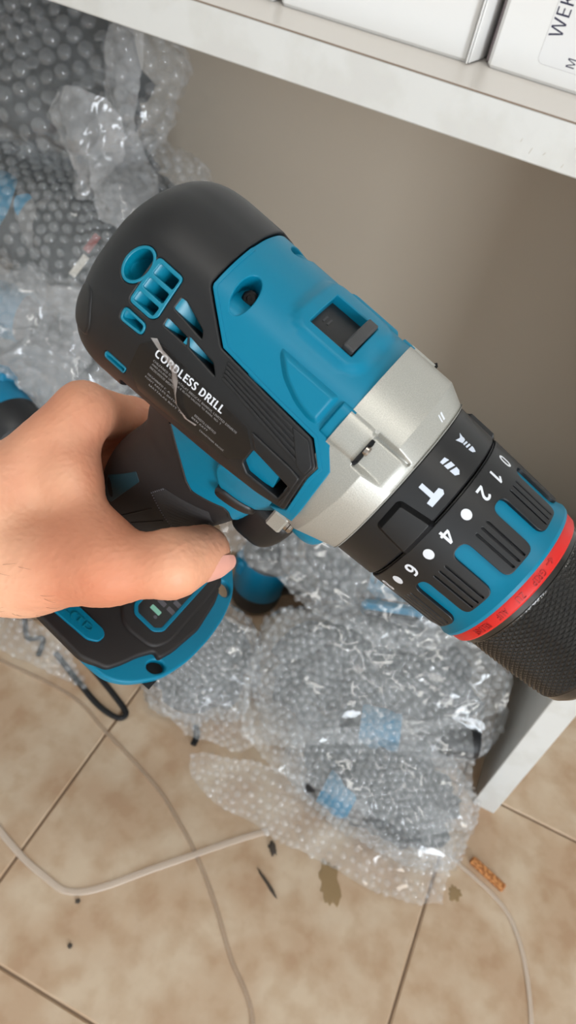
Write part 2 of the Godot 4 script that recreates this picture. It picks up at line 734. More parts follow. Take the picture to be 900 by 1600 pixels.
func gear_r(x: float, t: float) -> float:
	var at := absf(t)
	var top := 33.1 if x < -6.8 else lerpf(33.1, 29.7, clampf((x + 6.8) / 6.8, 0, 1))
	var ch := 31.0 if x > -13.8 else 33.2 + 1.3 * sqrt(maxf(0.0, 1.0 - pow((at - 48.0) / 9.5, 2)))
	ch = lerpf(ch, 30.0, smoothstep(-4.0, 0.0, x))
	var rx := -10.0 - maxf(0.0, (at - 75.0) / 16.0)
	var low := lerpf(32.6, 34.0, clampf((x + 22.0) / (rx + 22.0), 0, 1)) if x < rx else lerpf(34.0, 30.0, (x - rx) / -rx)
	var k := smoothstep(38.8, 40.6, at)
	var r := lerpf(top, ch, k)
	if x > -15.0 and x < -1.6:
		r -= 1.0 * exp(-pow((at - 40.4) / 0.8, 2.0))
	return lerpf(r, low, smoothstep(57.0, 60.0, at))

func gear(p: Vector2) -> Vector3:
	var t := p.y / KW
	var r := gear_r(p.x, t)
	return Vector3(p.x, r * cos(t * TAU_DEG), r * sin(t * TAU_DEG))

func ring_r(x: float) -> float:
	return 29.2 - 0.045 * x

func ring(p: Vector2) -> Vector3:
	var t := p.y / KW * TAU_DEG
	var r := ring_r(p.x)
	return Vector3(p.x, r * cos(t), r * sin(t))

func cone(p: Vector2) -> Vector3:     # the red ring
	var t := p.y / KW * TAU_DEG
	var r := 26.4 - 0.1 * (p.x - 45.0)
	return Vector3(p.x, r * cos(t), r * sin(t))

const HU := [-152.0, -147.0, -135.0, -120.0, -105.0, -88.0, -75.0, -63.0, -52.0, -44.0, -32.0, -18.0]
const HB := [-86.0, -85.0, -83.0, -83.0, -84.5, -86.5, -85.5, -82.0, -80.0, -81.5, -83.5, -88.0]
const HF := [-53.0, -52.0, -47.5, -43.0, -41.0, -39.0, -36.0, -31.0, -27.0, -25.0, -18.0, -14.0]
const HW := [17.0, 16.5, 16.5, 17.0, 17.0, 17.5, 18.0, 18.0, 18.0, 18.7, 21.0, 25.0]

func smooth_table(ys: Array, u: float) -> float:
	var n := HU.size()
	var i := 0
	while i < n - 2 and u > HU[i + 1]:
		i += 1
	var t := clampf((u - HU[i]) / (HU[i + 1] - HU[i]), 0, 1)
	return cubic_interpolate(ys[i], ys[i + 1], ys[maxi(i - 1, 0)], ys[mini(i + 2, n - 1)], t)

func handle(p: Vector2) -> Vector3:
	var b := smooth_table(HB, p.y)
	var f := smooth_table(HF, p.y)
	var w := smooth_table(HW, p.y)
	var q := clampf(absf((p.x - (b + f) / 2.0) / ((f - b) / 2.0)), 0, 1)
	return Vector3(p.x, p.y, w * pow(maxf(1.0 - pow(q, 2.5), 0.0), 0.4))

func depth_in(poly: PackedVector2Array, p: Vector2) -> float:
	if not Geometry2D.is_point_in_polygon(p, poly):
		return 0.0
	var d := 1e9
	for i in poly.size():
		d = minf(d, p.distance_to(Geometry2D.get_closest_point_to_segment(p, poly[i], poly[(i + 1) % poly.size()])))
	return d

func foot_top(p: Vector2) -> Vector3:
	return Vector3(p.x, -150.0, p.y)

func mirrored(poly: PackedVector2Array) -> PackedVector2Array:
	var o := PackedVector2Array()
	for p in poly:
		o.append(Vector2(p.x, -p.y))
	o.reverse()
	return o

func part(called: String, b: MB, m: Material, parent: Node) -> MeshInstance3D:
	return obj(called, b.mesh(0.001), m, parent)

func make_drill(root: Node3D) -> void:
	make_tables()
	var B := Surf.new(barrel, -1.0)
	var G := Surf.new(gear, -1.0)
	var R := Surf.new(ring, -1.0)
	var H := Surf.new(handle, 1.0)
	var F := Surf.new(foot_top, -1.0)
	var b := MB.new()
	# --- inner body, seen only through the openings
	surf_grid(b, B, -134.0, -20.0, 60, -180 * KW, 180 * KW, 72, -11.0)
	part("inner_body", b, M.dark_void, root)

	# --- openings in the black rear cover
	var circ := ring2(Vector2(-94.8, 54.3 * KW), Vector2(4.3, 5.9), 36, 0.12)
	var grille := rounded(wt([[-91.6, 44.6], [-82.3, 44.8], [-81.3, 67.6], [-82.9, 70.4], [-91.0, 70.4]]), 1.5)
	var slot4 := rounded(wt([[-91.0, 73.0], [-82.6, 73.4], [-82.2, 79.6], [-90.6, 80.4]]), 1.7)
	var slit := rounded(wt([[-90.0, 100.0], [-81.9, 100.3], [-82.0, 104.2], [-89.8, 103.9]]), 0.8)
	var w1 := rounded(wt([[-79.4, 52.6], [-77.8, 52.4], [-69.4, 57.8], [-68.0, 61.2], [-79.3, 58.7]]), 0.5)
	var w2 := rounded(wt([[-79.0, 64.3], [-71.6, 65.2], [-70.4, 68.2], [-78.8, 68.2]]), 0.4)
	var w3 := rounded(wt([[-71.0, 64.2], [-61.5, 66.3], [-58.8, 70.4], [-69.5, 68.2]]), 0.4)
	var latch := rounded(wt([[-37.6, 86.4], [-23.2, 89.4], [-23.4, 99.4], [-34.9, 100.4], [-37.8, 96.6]]), 0.6)
	var right := [[-76.4, 6], [-75.9, 37.6], [-75.3, 39.6], [-62.4, 58.2], [-43.8, 60.7], [-26.8, 62.4], [-20.6, 71.8], [-21.0, 79.0], [-19.6, 102.5]]
	var cover := [[-127.0, -179.0], [-127.0, 179.0], [-84.0, 179.0], [-83.0, 112.0], [-62.0, 112.0], [-46.6, 110.6], [-29.4, 106.9]]
	var rr := right.duplicate()
	rr.reverse()
	cover.append_array(rr)
	for p in right:
		cover.append([p[0], -p[1]])
	cover.append_array([[-29.4, -106.9], [-46.6, -110.6], [-62.0, -112.0], [-83.0, -112.0], [-84.0, -179.0]])
	b = MB.new()
	plate(b, B, rounded(wt(cover), 0.9, 3), [circ, grille, slot4, slit, w1, w2, w3, latch], 0.9, -9.0, 0.55, 1.6)
	var rear := part("rear_cover", b, M.black_rubber, root)
	# ribs fanning along the side
	for i in 5:
		b = MB.new()
		var a0 := Vector2(-58.0 + i * 0.4, (61.6 + i * 1.75) * KW)
		var a1 := Vector2(-33.4 + i * 2.0, (64.6 + i * 2.7) * KW)
		plate(b, B, stadium(a0, a1, 0.42, 4), [], 1.35, 0.6, 0.2, 1.6)
		part("rib", b, M.black_rubber, rear)
	b = MB.new()
	plate(b, B, rounded(wt([[-33.2, 64.0], [-27.0, 64.0], [-21.5, 72.4], [-21.9, 78.2], [-25.0, 77.2]]), 0.8), [], 1.5, 0.4, 0.4, 1.5)
	part("end_pad", b, M.black_rubber, rear)
	b = MB.new()
	plate(b, B, rounded(wt([[-41.0, 78.6], [-25.6, 79.6], [-22.2, 80.6], [-21.0, 101.0], [-22.4, 101.2], [-22.4, 88.4], [-37.4, 84.4]]), 0.7), [], 1.7, 0.4, 0.5, 1.5)
	part("end_ledge", b, M.black_rubber, rear)
	# the nose ridge at the back
	b = MB.new()
	plate(b, B, rounded(wt([[-108.5, 84.0], [-102.0, 80.0], [-97.5, 96.0], [-97.0, 103.0], [-104.0, 108.0], [-109.0, 100.0]]), 3.0), [], 1.5, 0.5, 0.9, 1.2, 3.6)
	part("rear_ridge", b, M.black_rubber, rear)

	# --- teal frames and louvers in those openings
	var frame := func(outline: PackedVector2Array, holes: Array, called: String) -> MeshInstance3D:
		var q := MB.new()
		plate(q, B, outline, holes, 1.05, -8.0, 0.35, 1.2)
		return part(called, q, M.teal_gloss, root)
	var louver := func(x0: float, x1: float, t0: float, t1: float, d0: float, d1: float, owner: Node) -> void:
		var q := MB.new()
		surf_grid(q, B, x0, x1, 16, t0 * KW, t1 * KW, 8, 0.0, func(p: Vector2) -> float: return lerpf(d0, d1, smoothstep(0.0, 1.0, (p.x - x0) / (x1 - x0))))
		part("louver", q, M.teal_gloss, owner)
	var fr: MeshInstance3D = frame.call(inset(ccw(circ), 0.05), [inset(ccw(circ), 0.95)], "vent_frame")
	var q0 := MB.new()
	surf_grid(q0, B, -99.5, -90.0, 16, 42 * KW, 67 * KW, 16, 0.0, func(p: Vector2) -> float: return -0.2 - 10.0 * smoothstep(0.0, 0.9, (p.x + 99.0) / 7.5 + (64.0 - p.y / KW) / 45.0))
	part("louver", q0, M.teal_gloss, fr)
	var g1 := rounded(wt([[-90.0, 47.0], [-83.0, 47.0], [-82.9, 52.9], [-90.0, 52.9]]), 0.6)
	var g2 := rounded(wt([[-90.0, 55.3], [-82.8, 55.3], [-82.7, 61.0], [-90.0, 60.8]]), 0.6)
	var g3 := rounded(wt([[-90.1, 63.4], [-82.7, 63.4], [-82.8, 68.4], [-90.1, 68.4]]), 0.6)
	fr = frame.call(inset(ccw(grille), 0.05), [g1, g2, g3], "vent_frame")
	for t in [[46.0, 54.0], [54.5, 62.0], [62.6, 69.5]]:
		louver.call(-90.6, -83.2, t[0], t[1], 0.6, -9.5, fr)
	fr = frame.call(inset(ccw(slot4), 0.05), [inset(ccw(slot4), 0.8)], "vent_frame")
	louver.call(-91.0, -83.0, 72.8, 80.6, 0.6, -9.5, fr)
	fr = frame.call(inset(ccw(slit), 0.05), [inset(ccw(slit), 0.4)], "vent_frame")
	louver.call(-90.4, -81.4, 99.5, 104.6, 0.4, -4.0, fr)
	for k in [[-80.0, -67.4, 51.5, 62.0], [-79.6, -70.0, 63.6, 68.8], [-71.6, -58.2, 63.4, 71.0]]:
		louver.call(k[0], k[1], k[2], k[3], 0.6, -8.5, root)

	# --- the latch opening: a teal pane and a dark gap
	b = MB.new()
	plate(b, B, rounded(wt([[-38.4, 85.4], [-27.4, 87.6], [-26.4, 99.0], [-34.5, 102.0], [-38.6, 97.0]]), 0.4), [], -1.0, -6.0, 0.2, 1.2)
	part("side_window", b, M.teal_plastic, root)

	# --- teal gear housing
	var teal := [[-76.1, 0.0]]
	var inner := [[-76.0, 6], [-75.5, 37.4], [-75.0, 39.2], [-62.1, 57.8], [-43.7, 60.3], [-26.6, 61.9], [-20.2, 71.6], [-20.6, 79.0], [-19.2, 103.0], [-24.0, 112.0]]
	var outer := [[-15.8, 108.0], [-15.8, 99.0], [-16.8, 69.0], [-21.3, 60.2], [-22.1, 56.0], [-22.1, 0.0]]
	teal = inner.duplicate()
	teal.append_array(outer)
	var mo := outer.duplicate()
	mo.reverse()
	for p in mo.slice(1):
		teal.append([p[0], -p[1]])
	var mi := inner.duplicate()
	mi.reverse()
	for p in mi:
		teal.append([p[0], -p[1]])
	var sel := rounded(wt([[-49.2, -10.0], [-49.0, 19.4], [-33.6, 19.4], [-33.9, -10.6]]), 0.3)
	var well := ring2(Vector2(-67.0, 30.5 * KW), Vector2(3.2, 6.9), 32, -0.16)
	b = MB.new()
	plate(b, B, wtp(teal), [sel, well, mirrored(well)], 0.0, -8.0, 0.4, 1.6)
	var housing := part("gear_housing", b, M.teal_plastic, root)
	# a fine step round the black cover
	b = MB.new()
	var lip := [[-75.9, 6], [-75.4, 37.3], [-74.9, 39.0], [-62.0, 57.6], [-43.6, 60.1], [-26.5, 61.7], [-20.1, 71.5], [-20.5, 79.0], [-19.1, 103.0]]
	var band := lip.duplicate()
	var lip2 := []
	for p in [[-18.1, 103.0], [-19.4, 79.0], [-18.9, 70.9], [-25.9, 60.0], [-43.3, 58.4], [-61.2, 55.8], [-73.8, 38.2], [-74.2, 36.5], [-74.6, 6]]:
		lip2.append(p)
	band.append_array(lip2)
	plate(b, B, wtp(band), [], 0.3, -0.5, 0.15, 1.4)
	part("border_step", b, M.teal_plastic, housing)
	for sgn in [1.0, -1.0]:
		var SB := Surf.new(func(p: Vector2) -> Vector3: return barrel(Vector2(p.x, p.y * sgn)), -sgn)
		var pl := rounded(wt([[-50.4, 37.6], [-49.4, 43.0], [-44.4, 50.6], [-37.4, 56.2], [-31.4, 58.2], [-27.7, 57.0], [-27.7, 37.6]]), 2.0)
		b = MB.new()
		surf_grid(b, SB, -52.0, -27.0, 60, 36.0 * KW, 60.0 * KW, 40, 0.0, func(p: Vector2) -> float: return -0.35 + 2.0 * smoothstep(0.0, 2.6, depth_in(pl, p)))
		part("side_bulge", b, M.teal_plastic, housing)
		b = MB.new()
		surf_grid(b, SB, -27.3, -22.15, 24, 38.0 * KW, 58.0 * KW, 36, 0.0, func(p: Vector2) -> float: return -0.5 + 1.9 * smoothstep(-27.3, -26.5, p.x) * sqrt(maxf(0.0, 1.0 - pow((p.y / KW - 48.0) / 9.6, 4.0))))
		part("screw_boss", b, M.teal_plastic, housing)
		# the sunk screw: a sloped well and a black screw head at its upper end
		b = MB.new()
		var tt := 1.0 if sgn > 0 else -1.0
		var WS := Surf.new(func(p: Vector2) -> Vector3: return barrel(Vector2(p.x, p.y * tt)), -tt)
		surf_grid(b, WS, -71.0, -63.0, 12, 17 * KW, 44 * KW, 18, 0.0, func(p: Vector2) -> float: return -0.2 - 6.5 * smoothstep(43.0, 22.0, p.y / KW))
		part("screw_well", b, M.teal_plastic, housing)
		b = MB.new()
		var e := WS.at(Vector2(-66.4, 26.5 * KW), -4.6)
		var ax: Vector3 = Vector3(0.1, 0.5, 0.86 * tt).normalized()
		var bs := Basis(Quaternion(Vector3(1, 0, 0), ax))
		var lb := MB.new()
		lathe(lb, [[-4.0, 2.3], [0.9, 2.3], [1.4, 1.7], [1.5, 0.9], [0.6, 0.8], [0.5, 0.0]], 28)
		obj("screw", lb.mesh(0.001, Transform3D(bs, e[0] * 0.001)), M.dark_steel, housing)

	# --- speed selector
	b = MB.new()
	plate(b, B, rounded(wt([[-50.5, -12.5], [-50.5, 22.0], [-32.4, 22.0], [-32.4, -12.5]]), 0.3), [], -3.2, -7.0, 0.1, 1.4)
	part("selector_slide", b, M.black_plastic, root)
	b = MB.new()
	for k in 2:
		plate(b, B, rounded(wt([[-47.2 + k * 1.6, 3.0], [-46.6 + k * 1.6, 3.0], [-46.6 + k * 1.6, 8.5], [-47.2 + k * 1.6, 8.5]]), 0.1), [], -3.0, -3.3, 0.05, 1.4)
	part("selector_mark", b, M.lever_plastic, root)
	b = MB.new()
	plate(b, B, rounded(wt([[-37.6, -8.6], [-37.6, 18.6], [-34.0, 18.6], [-34.0, -8.6]]), 0.5), [], 1.6, -4.0, 0.7, 1.0)
	part("selector_lever", b, M.lever_plastic, root)

	# --- sticker
	b = MB.new()
	var stick := rounded(wt([[-81.4, 97.5], [-81.6, 83.0], [-78.6, 76.8], [-76.2, 75.4], [-62.0, 76.8], [-43.0, 78.6], [-38.4, 85.2], [-38.2, 94.3], [-42.0, 101.0], [-56.3, 104.0], [-68.4, 106.6], [-76.0, 106.6]]), 0.6)
	plate(b, B, stick, [], 1.02, 0.7, 0.06, 1.4)
	var sticker := part("sticker", b, M.label_film, root)
	var RT := Vector2(1, 0)
	var UP := Vector2(0, -1)
	b = MB.new()
	letters(b, B, "CORDLESS DRILL", Vector2(-63.7, 80.4 * KW), RT, UP, 25.2, 2.5, 1.08, true)
	part("lettering", b, M.white_print, sticker)
	b = MB.new()
	for l in [["CHEZANED D, AA TATALAT BRIGCAT BANKVI, LIMITED DRM678", -60.0, 85.0, 31.4, 0.78], ["AND JULIEM UNIT T.A E BLOW SALOTR TO KWM. NO. 1", -62.6, 87.1, 26.0, 0.74], ["INCOLWOOD MENTE", -71.2, 89.2, 9.0, 0.7], ["DESARMED C. A.", -71.0, 93.2, 8.6, 0.6], ["FONT KALLES BATTA", -69.6, 95.4, 12.0, 0.6], ["BENDTS LIMITED", -53.2, 93.4, 8.0, 0.7], ["BEN KATT", -54.6, 95.6, 6.0, 0.6], ["MATTALAS BATT 18 V", -66.5, 98.0, 14.0, 0.6], ["CHANTRAN MUSIC", -49.0, 98.6, 9.4, 0.6]]:
		letters(b, B, l[0], Vector2(l[1], l[2] * KW), RT, UP, l[3], l[4], 1.08)
	part("small_print", b, M.grey_print, sticker)
	# the film that peels off it
	b = MB.new()
	var up0 := [[-78.0, 74.6], [-74.6, 76.4], [-71.0, 76.9], [-68.2, 77.0], [-66.9, 79.0], [-66.0, 83.0], [-64.6, 89.0], [-62.6, 94.2], [-58.4, 97.4], [-55.2, 96.8]]
	var lo0 := [[-79.4, 76.2], [-76.4, 77.8], [-73.4, 78.9], [-70.6, 80.2], [-68.8, 82.4], [-67.8, 86.0], [-65.4, 91.2], [-63.4, 95.6], [-59.2, 99.0], [-55.4, 98.0]]
	var lift := [0.2, 0.9, 1.6, 2.4, 2.6, 2.2, 1.8, 1.3, 0.7, 0.2]
	var P := []
	for i in up0.size():
		var row := PackedVector3Array()
		for k in 6:
			var f := k / 5.0
			var q := Vector2(lerpf(up0[i][0], lo0[i][0], f * 1.25), lerpf(up0[i][1], lo0[i][1], f * 1.25) * KW)
			row.append(B.at(q, 1.15 + lift[i] * (1.0 - f) * (1.0 + 0.25 * sin(i * 2.1 + f * 5.0)))[0])
		P.append(row)
	grid(b, P)
	part("peeling_film", b, M.peel_film, sticker)

	# --- cast gear case
	b = MB.new()
	surf_grid(b, G, -23.5, 0.0, 96, -180 * KW, 180 * KW, 480)
	lathe(b, [[0.0, 30.2], [0.4, 29.6], [0.6, 20.0]], 96)
	var gc := part("gear_case", b, M.cast_alloy, root)
	for sgn in [1.0, -1.0]:
		b = MB.new()
		var c := Vector3(0, 32.2 * cos(49.5 * TAU_DEG), 32.2 * sin(49.5 * TAU_DEG) * sgn)
		lathe(b, [[-16.0, 1.75], [-12.9, 1.75], [-12.3, 1.3], [-12.2, 0.0]], 24, 0, c)
		part("case_screw", b, M.steel, gc)
		b = MB.new()
		var st := stadium(Vector2(-13.5, 44.8 * KW), Vector2(-13.5, 57.2 * KW), 0.75)
		plate(b, G, st if sgn > 0 else mirrored(st), [], 0.9, -1.0, 0.2, 0.8)
		part("screw_slot", b, M.dark_void, gc)
	b = MB.new()
	plate(b, G, wtp([[-4.4, 5.2], [-2.2, 5.2], [-2.2, 6.6], [-4.4, 6.6]]), [], 0.12, -0.2, 0.05, 0.8)
	plate(b, G, wtp([[-4.4, 8.0], [-2.2, 8.0], [-2.2, 8.9], [-4.4, 8.9]]), [], 0.12, -0.2, 0.05, 0.8)
	part("pointer_mark", b, M.white_print, gc)
	# the lower screw tab and the lamp pod under the nose
	b = MB.new()
	add_box(b, Vector3(-22.2, -35.6, 10.0), Vector3(-16.2, -27.0, 21.0), 0.7)
	part("screw_tab", b, M.cast_alloy, gc)
	b = MB.new()
	lathe(b, [[-16.4, 2.9], [-15.2, 2.9], [-15.1, 2.4], [-14.9, 2.9], [-14.0, 2.9], [-13.5, 2.3], [-13.4, 1.2], [-14.0, 1.0], [-14.0, 0.0]], 28, 0, Vector3(0, -31.6, 17.4))
	part("case_screw", b, M.steel, gc)
	b = MB.new()
	var pod := []
	for i in 15:
		var y := -1.0 + i / 7.0
		pod.append([-10.0 + 9.0 * y, 13.0 * pow(maxf(1.0 - pow(absf(y), 3.0), 0.0), 0.5)])
	lathe(b, pod, 48, 0, Vector3(0, -27.0, 6.0))
	part("lamp_pod", b, M.teal_plastic, root)

	# --- mode ring with its picture symbols
	b = MB.new()
	lathe(b, [[0.3, 26.0], [0.3, 28.6], [0.8, 29.15], [13.8, 28.58], [14.3, 28.1], [14.3, 26.0]], 160)
	var mode := part("mode_ring", b, M.black_plastic, root)
	for k in 3:
		b = MB.new()
		var off := (k * 120.0) * KW
		if k == 2:
			off = -120.0 * KW
		var blk := PackedVector2Array()
		for p in rounded(wt([[4.3, 60.0], [13.9, 57.4], [14.2, 79.0], [4.6, 76.8]]), 0.5):
			blk.append(p + Vector2(0, off))
		plate(b, R, blk, [], 1.5, -0.3, 0.25, 1.2, 1.9)
		part("thumb_ridge", b, M.black_plastic, mode)
	b = MB.new()
	for poly in [
		[[3.9, 1.6], [5.2, 2.6], [5.8, 2.4], [6.4, 3.2], [6.4, 6.4], [5.6, 7.2], [4.2, 8.6], [4.6, 6.2], [4.8, 4.6]],
		[[6.9, 2.9], [7.5, 3.2], [7.1, 6.9], [6.6, 6.6]], [[8.0, 2.7], [8.6, 3.0], [8.2, 7.0], [7.6, 6.8]], [[9.1, 2.6], [9.9, 3.0], [10.9, 4.2], [10.3, 6.2], [9.2, 6.9], [8.8, 6.8]],
		[[4.7, 22.8], [6.2, 22.0], [5.6, 26.8], [4.6, 26.9]], [[6.9, 21.9], [8.5, 22.0], [7.6, 26.9], [6.1, 26.9]], [[9.1, 22.1], [10.3, 22.4], [11.1, 24.4], [10.3, 26.7], [8.3, 26.9]],
		[[4.6, 42.7], [9.0, 42.7], [9.0, 38.6], [10.3, 37.6], [11.3, 39.0], [11.3, 49.0], [9.4, 49.4], [9.2, 45.8], [4.6, 45.7]]]:
		plate(b, R, wtp(poly), [], 0.06, -0.05, 0.02, 1.6)
	part("symbol", b, M.pale_print, mode)

	# --- torque ring: teal sleeve, black shell with fingers, numbers
	b = MB.new()
	lathe(b, [[22.0, 24.0], [22.0, 26.9], [39.0, 26.2], [42.0, 26.6], [44.3, 27.35], [45.4, 27.1], [45.6, 26.4], [45.6, 22.0]], 160)
	var torque := part("torque_ring", b, M.teal_plastic, root)
	var shell := []
	var pitch := 36.0
	for k in 10:
		var c := 39.0 + k * pitch - 180.0      # middle of a finger
		var h := 12.3
		shell.append([c - h, 41.0])
		shell.append([c + h, 41.0])
		shell.append([c + h, 24.6])
		shell.append([c + pitch - h, 24.6])
	var sp := []
	for p in shell:
		sp.append(Vector2(p[1], p[0] * KW))
	var rsh := []
	for p in rounded(sp, 3.2, 5):
		rsh.append(p)
	# close it on the hidden underside
	var c0 := (39.0 - 180.0 - 12.3) * KW
	rsh = Array(rsh)
	var outl := PackedVector2Array()
	for p in rsh:
		outl.append(p)
	var whole := PackedVector2Array([Vector2(15.3, c0 + 0.4)])
	whole.append_array(outl)
	whole.append(Vector2(15.3, c0 + 360.0 * KW - 0.4))
	var grooves := []
	for k in 10:
		for j in 3:
			var c := (39.0 + k * pitch - 180.0 + (j - 1) * 4.9) * KW
			grooves.append(stadium(Vector2(26.0, c), Vector2(39.9, c), 0.36, 4))
	b = MB.new()
	plate(b, R, whole, grooves, 0.1, -1.4, 0.3, 1.5)
	lathe(b, [[14.9, 22.0], [14.9, 27.6], [23.0, 27.2], [23.0, 22.0]], 120)
	part("torque_shell", b, M.black_plastic, torque)
	for k in 10:
		b = MB.new()
		var c := (39.0 + k * pitch - 180.0) * KW
		surf_grid(b, R, 25.0, 40.6, 2, c - 4.4, c + 4.4, 8, -0.75)
		part("groove_floor", b, M.dark_void, torque)
	b = MB.new()
	for l in [["0", -10.0], ["1", 7.2], ["2", 23.0], ["4", 55.8], ["6", 87.2], ["8", 120.0]]:
		letters(b, R, l[0], Vector2(20.0, l[1] * KW), Vector2(0, 1), Vector2(1, 0), 0.0, 4.6, 0.16, true)
	for t in [39.3, 71.2, 103.2]:
		plate(b, R, ring2(Vector2(19.9, t * KW), Vector2(1.75, 1.75), 24), [], 0.16, 0.0, 0.03, 1.2)
	part("number", b, M.white_print, torque)

	# --- red ring with its raised words
	b = MB.new()
	lathe(b, [[45.6, 22.0], [45.6, 26.3], [46.0, 26.42], [49.2, 26.0], [49.7, 25.6], [49.8, 22.0]], 160)
	var red := part("red_ring", b, M.red_plastic, root)
	b = MB.new()
	var C := Surf.new(cone, -1.0)
	for l in [["GRIP", 38.0, 6.4], ["ZU", 55.0, 3.6], ["AUF", 71.0, 4.8], ["RELEASE", 90.0, 8.0], ["RELEASE", 10.0, 8.0]]:
		if l[1] > 20.0:
			letters(b, C, l[0], Vector2(47.7, l[1] * KW), Vector2(0, 1), Vector2(1, 0), l[2], 2.1, 0.02, false, 0.28)
	for poly in [[[46.9, 24.0], [47.3, 24.0], [47.3, 29.0], [46.9, 29.0]], [[47.1, 22.6], [48.4, 25.2], [48.0, 25.8], [46.9, 24.0]], [[47.1, 22.6], [46.2, 25.4], [46.6, 25.9], [47.4, 24.0]]]:
		plate(b, C, wtp(poly), [], 0.3, 0.0, 0.05, 1.2)
	part("raised_lettering", b, M.red_emboss, red)

	# --- chuck with a diamond knurl
	b = MB.new()
	lathe(b, [[49.8, 23.0], [49.8, 24.9], [51.6, 24.7], [52.2, 23.7]], 128)
	lathe(b, [[80.6, 21.9], [81.2, 21.6], [83.6, 20.9], [85.6, 19.2], [86.4, 17.2], [86.8, 12.0], [86.8, 6.2], [83.0, 5.8]], 128)
	var chuck := part("chuck", b, M.chuck_steel, root)
	b = MB.new()
	var nt := 92                     # diamonds round the sleeve
	var na := 33                     # and along it
	var sub := 3
	for sg in 1:
		var rows := na * sub
		var cols := nt * sub
		P = []
		for i in rows + 1:
			var x := lerpf(52.2, 80.6, float(i) / rows)
			var r := interp([52.2, 60.0, 70.0, 77.0, 80.6], [23.9, 23.6, 22.9, 22.3, 21.8], x)
			var row := PackedVector3Array()
			for k in cols + 1:
				var t := TAU * k / cols
				var f1 := absf(fposmod(float(i) / sub + float(k) / sub, 2.0) - 1.0)
				var f2 := absf(fposmod(float(i) / sub - float(k) / sub, 2.0) - 1.0)
				var hgt := minf(f1, f2)
				var edge := smoothstep(0.0, 3.0, minf(i, rows - i))
				var q := r + (0.6 * hgt - 0.4) * edge
				row.append(Vector3(x, q * cos(t), q * sin(t)))
			P.append(row)
	# flat-shaded so that every facet of the knurl glints by itself
	for i in P.size() - 1:
		for k in P[0].size() - 1:
			var out: Vector3 = P[i][k] * Vector3(0, 1, 1)
			if (i + k) % 2 == 0:
				b.flat(P[i][k], P[i + 1][k], P[i + 1][k + 1], out)
				b.flat(P[i][k], P[i + 1][k + 1], P[i][k + 1], out)
			else:
				b.flat(P[i][k], P[i + 1][k], P[i][k + 1], out)
				b.flat(P[i + 1][k], P[i + 1][k + 1], P[i][k + 1], out)
	part("knurled_sleeve", b, M.chuck_steel, chuck)

	# --- handle
	b = MB.new()
	P = []
	for i in 73:
		var u := lerpf(-152.0, -18.0, i / 72.0)
		var hb := smooth_table(HB, u)
		var hf := smooth_table(HF, u)
		var hw := smooth_table(HW, u)
		var row := PackedVector3Array()
		for k in 97:
			var t := TAU * k / 96.0
			var c := cos(t)
			var s := sin(t)
			row.append(Vector3((hb + hf) / 2 + (hf - hb) / 2 * signf(c) * pow(absf(c), 0.8), u, hw * signf(s) * pow(absf(s), 0.8)))
		P.append(row)
	grid(b, P, -1.0, true)
	for id in b.n.size():
		var m := Vector3((smooth_table(HB, b.v[id].y) + smooth_table(HF, b.v[id].y)) / 2.0, b.v[id].y, 0)
		if b.n[id].dot(b.v[id] - m) < 0.0:
			b.n[id] = -b.n[id]
	var fixed := MB.new()
	fixed.v = b.v
	fixed.n = b.n
	fixed.c = b.c
	for q in range(0, b.idx.size(), 3):
		fixed.face(b.idx[q], b.idx[q + 1], b.idx[q + 2])
	var grip := part("grip", fixed, M.grip_rubber, root)
	# upper teal side of the handle
	b = MB.new()
	var side := [[-67.6, -20.0], [-66.6, -28.6], [-63.0, -34.0], [-52.6, -48.6], [-48.9, -51.4], [-36.6, -49.2], [-34.4, -51.0], [-31.9, -57.6], [-28.4, -58.4], [-25.6, -50.0], [-25.0, -40.0], [-22.0, -34.0], [-17.0, -26.0], [-16.0, -20.0]]
	var sv := []
	for p in side:
		sv.append(Vector2(p[0], p[1]))
	plate(b, H, rounded(sv, 1.4), [], 0.5, -0.8, 0.3, 1.5)
	var hs := part("handle_side", b, M.teal_plastic, root)
	b = MB.new()
	var edge2 := []
	for p in side.slice(1, 8):
		edge2.append(Vector2(p[0], p[1]))
	var bead := PackedVector3Array()
	var bp := rounded(edge2, 1.4)
	for p in fine_outline(bp, 1.0):
		if p.distance_to(edge2[0]) + p.distance_to(edge2[-1]) > 0.0:
			bead.append(H.at(p, 0.35)[0])
	# keep only the run along the edge, not the closing chord
	var run := PackedVector3Array()
	for i in edge2.size() - 1:
		for k in 10:
			run.append(H.at(edge2[i].lerp(edge2[i + 1], k / 10.0) + Vector2(-0.25, -0.45), 0.25)[0])
	tube(b, run, [0.5], 8)
	part("grip_bead", b, M.grip_rubber, grip)
	b = MB.new()
	var lobe := [Vector2(-45.6, -21.0), Vector2(-45.4, -28.0), Vector2(-42.4, -34.6), Vector2(-38.0, -39.0), Vector2(-31.0, -41.0), Vector2(-26.0, -36.4), Vector2(-20.0, -30.0), Vector2(-18.0, -21.0)]
	plate(b, H, rounded(lobe, 3.0), [], 2.4, 0.0, 1.2, 1.4)
	part("handle_bulge", b, M.teal_plastic, hs)
	b = MB.new()
	plate(b, H, stadium(Vector2(-39.4, -37.2), Vector2(-31.2, -39.0), 2.9, 10), [], 3.9, 0.0, 1.3, 1.0)
	part("direction_switch", b, M.black_plastic, root)
	b = MB.new()
	var wedge := rounded([Vector2(-80.6, -84.0), Vector2(-70.4, -66.6), Vector2(-67.2, -68.8), Vector2(-73.4, -92.6), Vector2(-78.0, -96.0)], 0.8)
	plate(b, H, wedge, [], 0.25, -0.5, 0.15, 1.2)
	var inl := part("grip_inlay", b, M.inlay_teal, grip)
	b = MB.new()
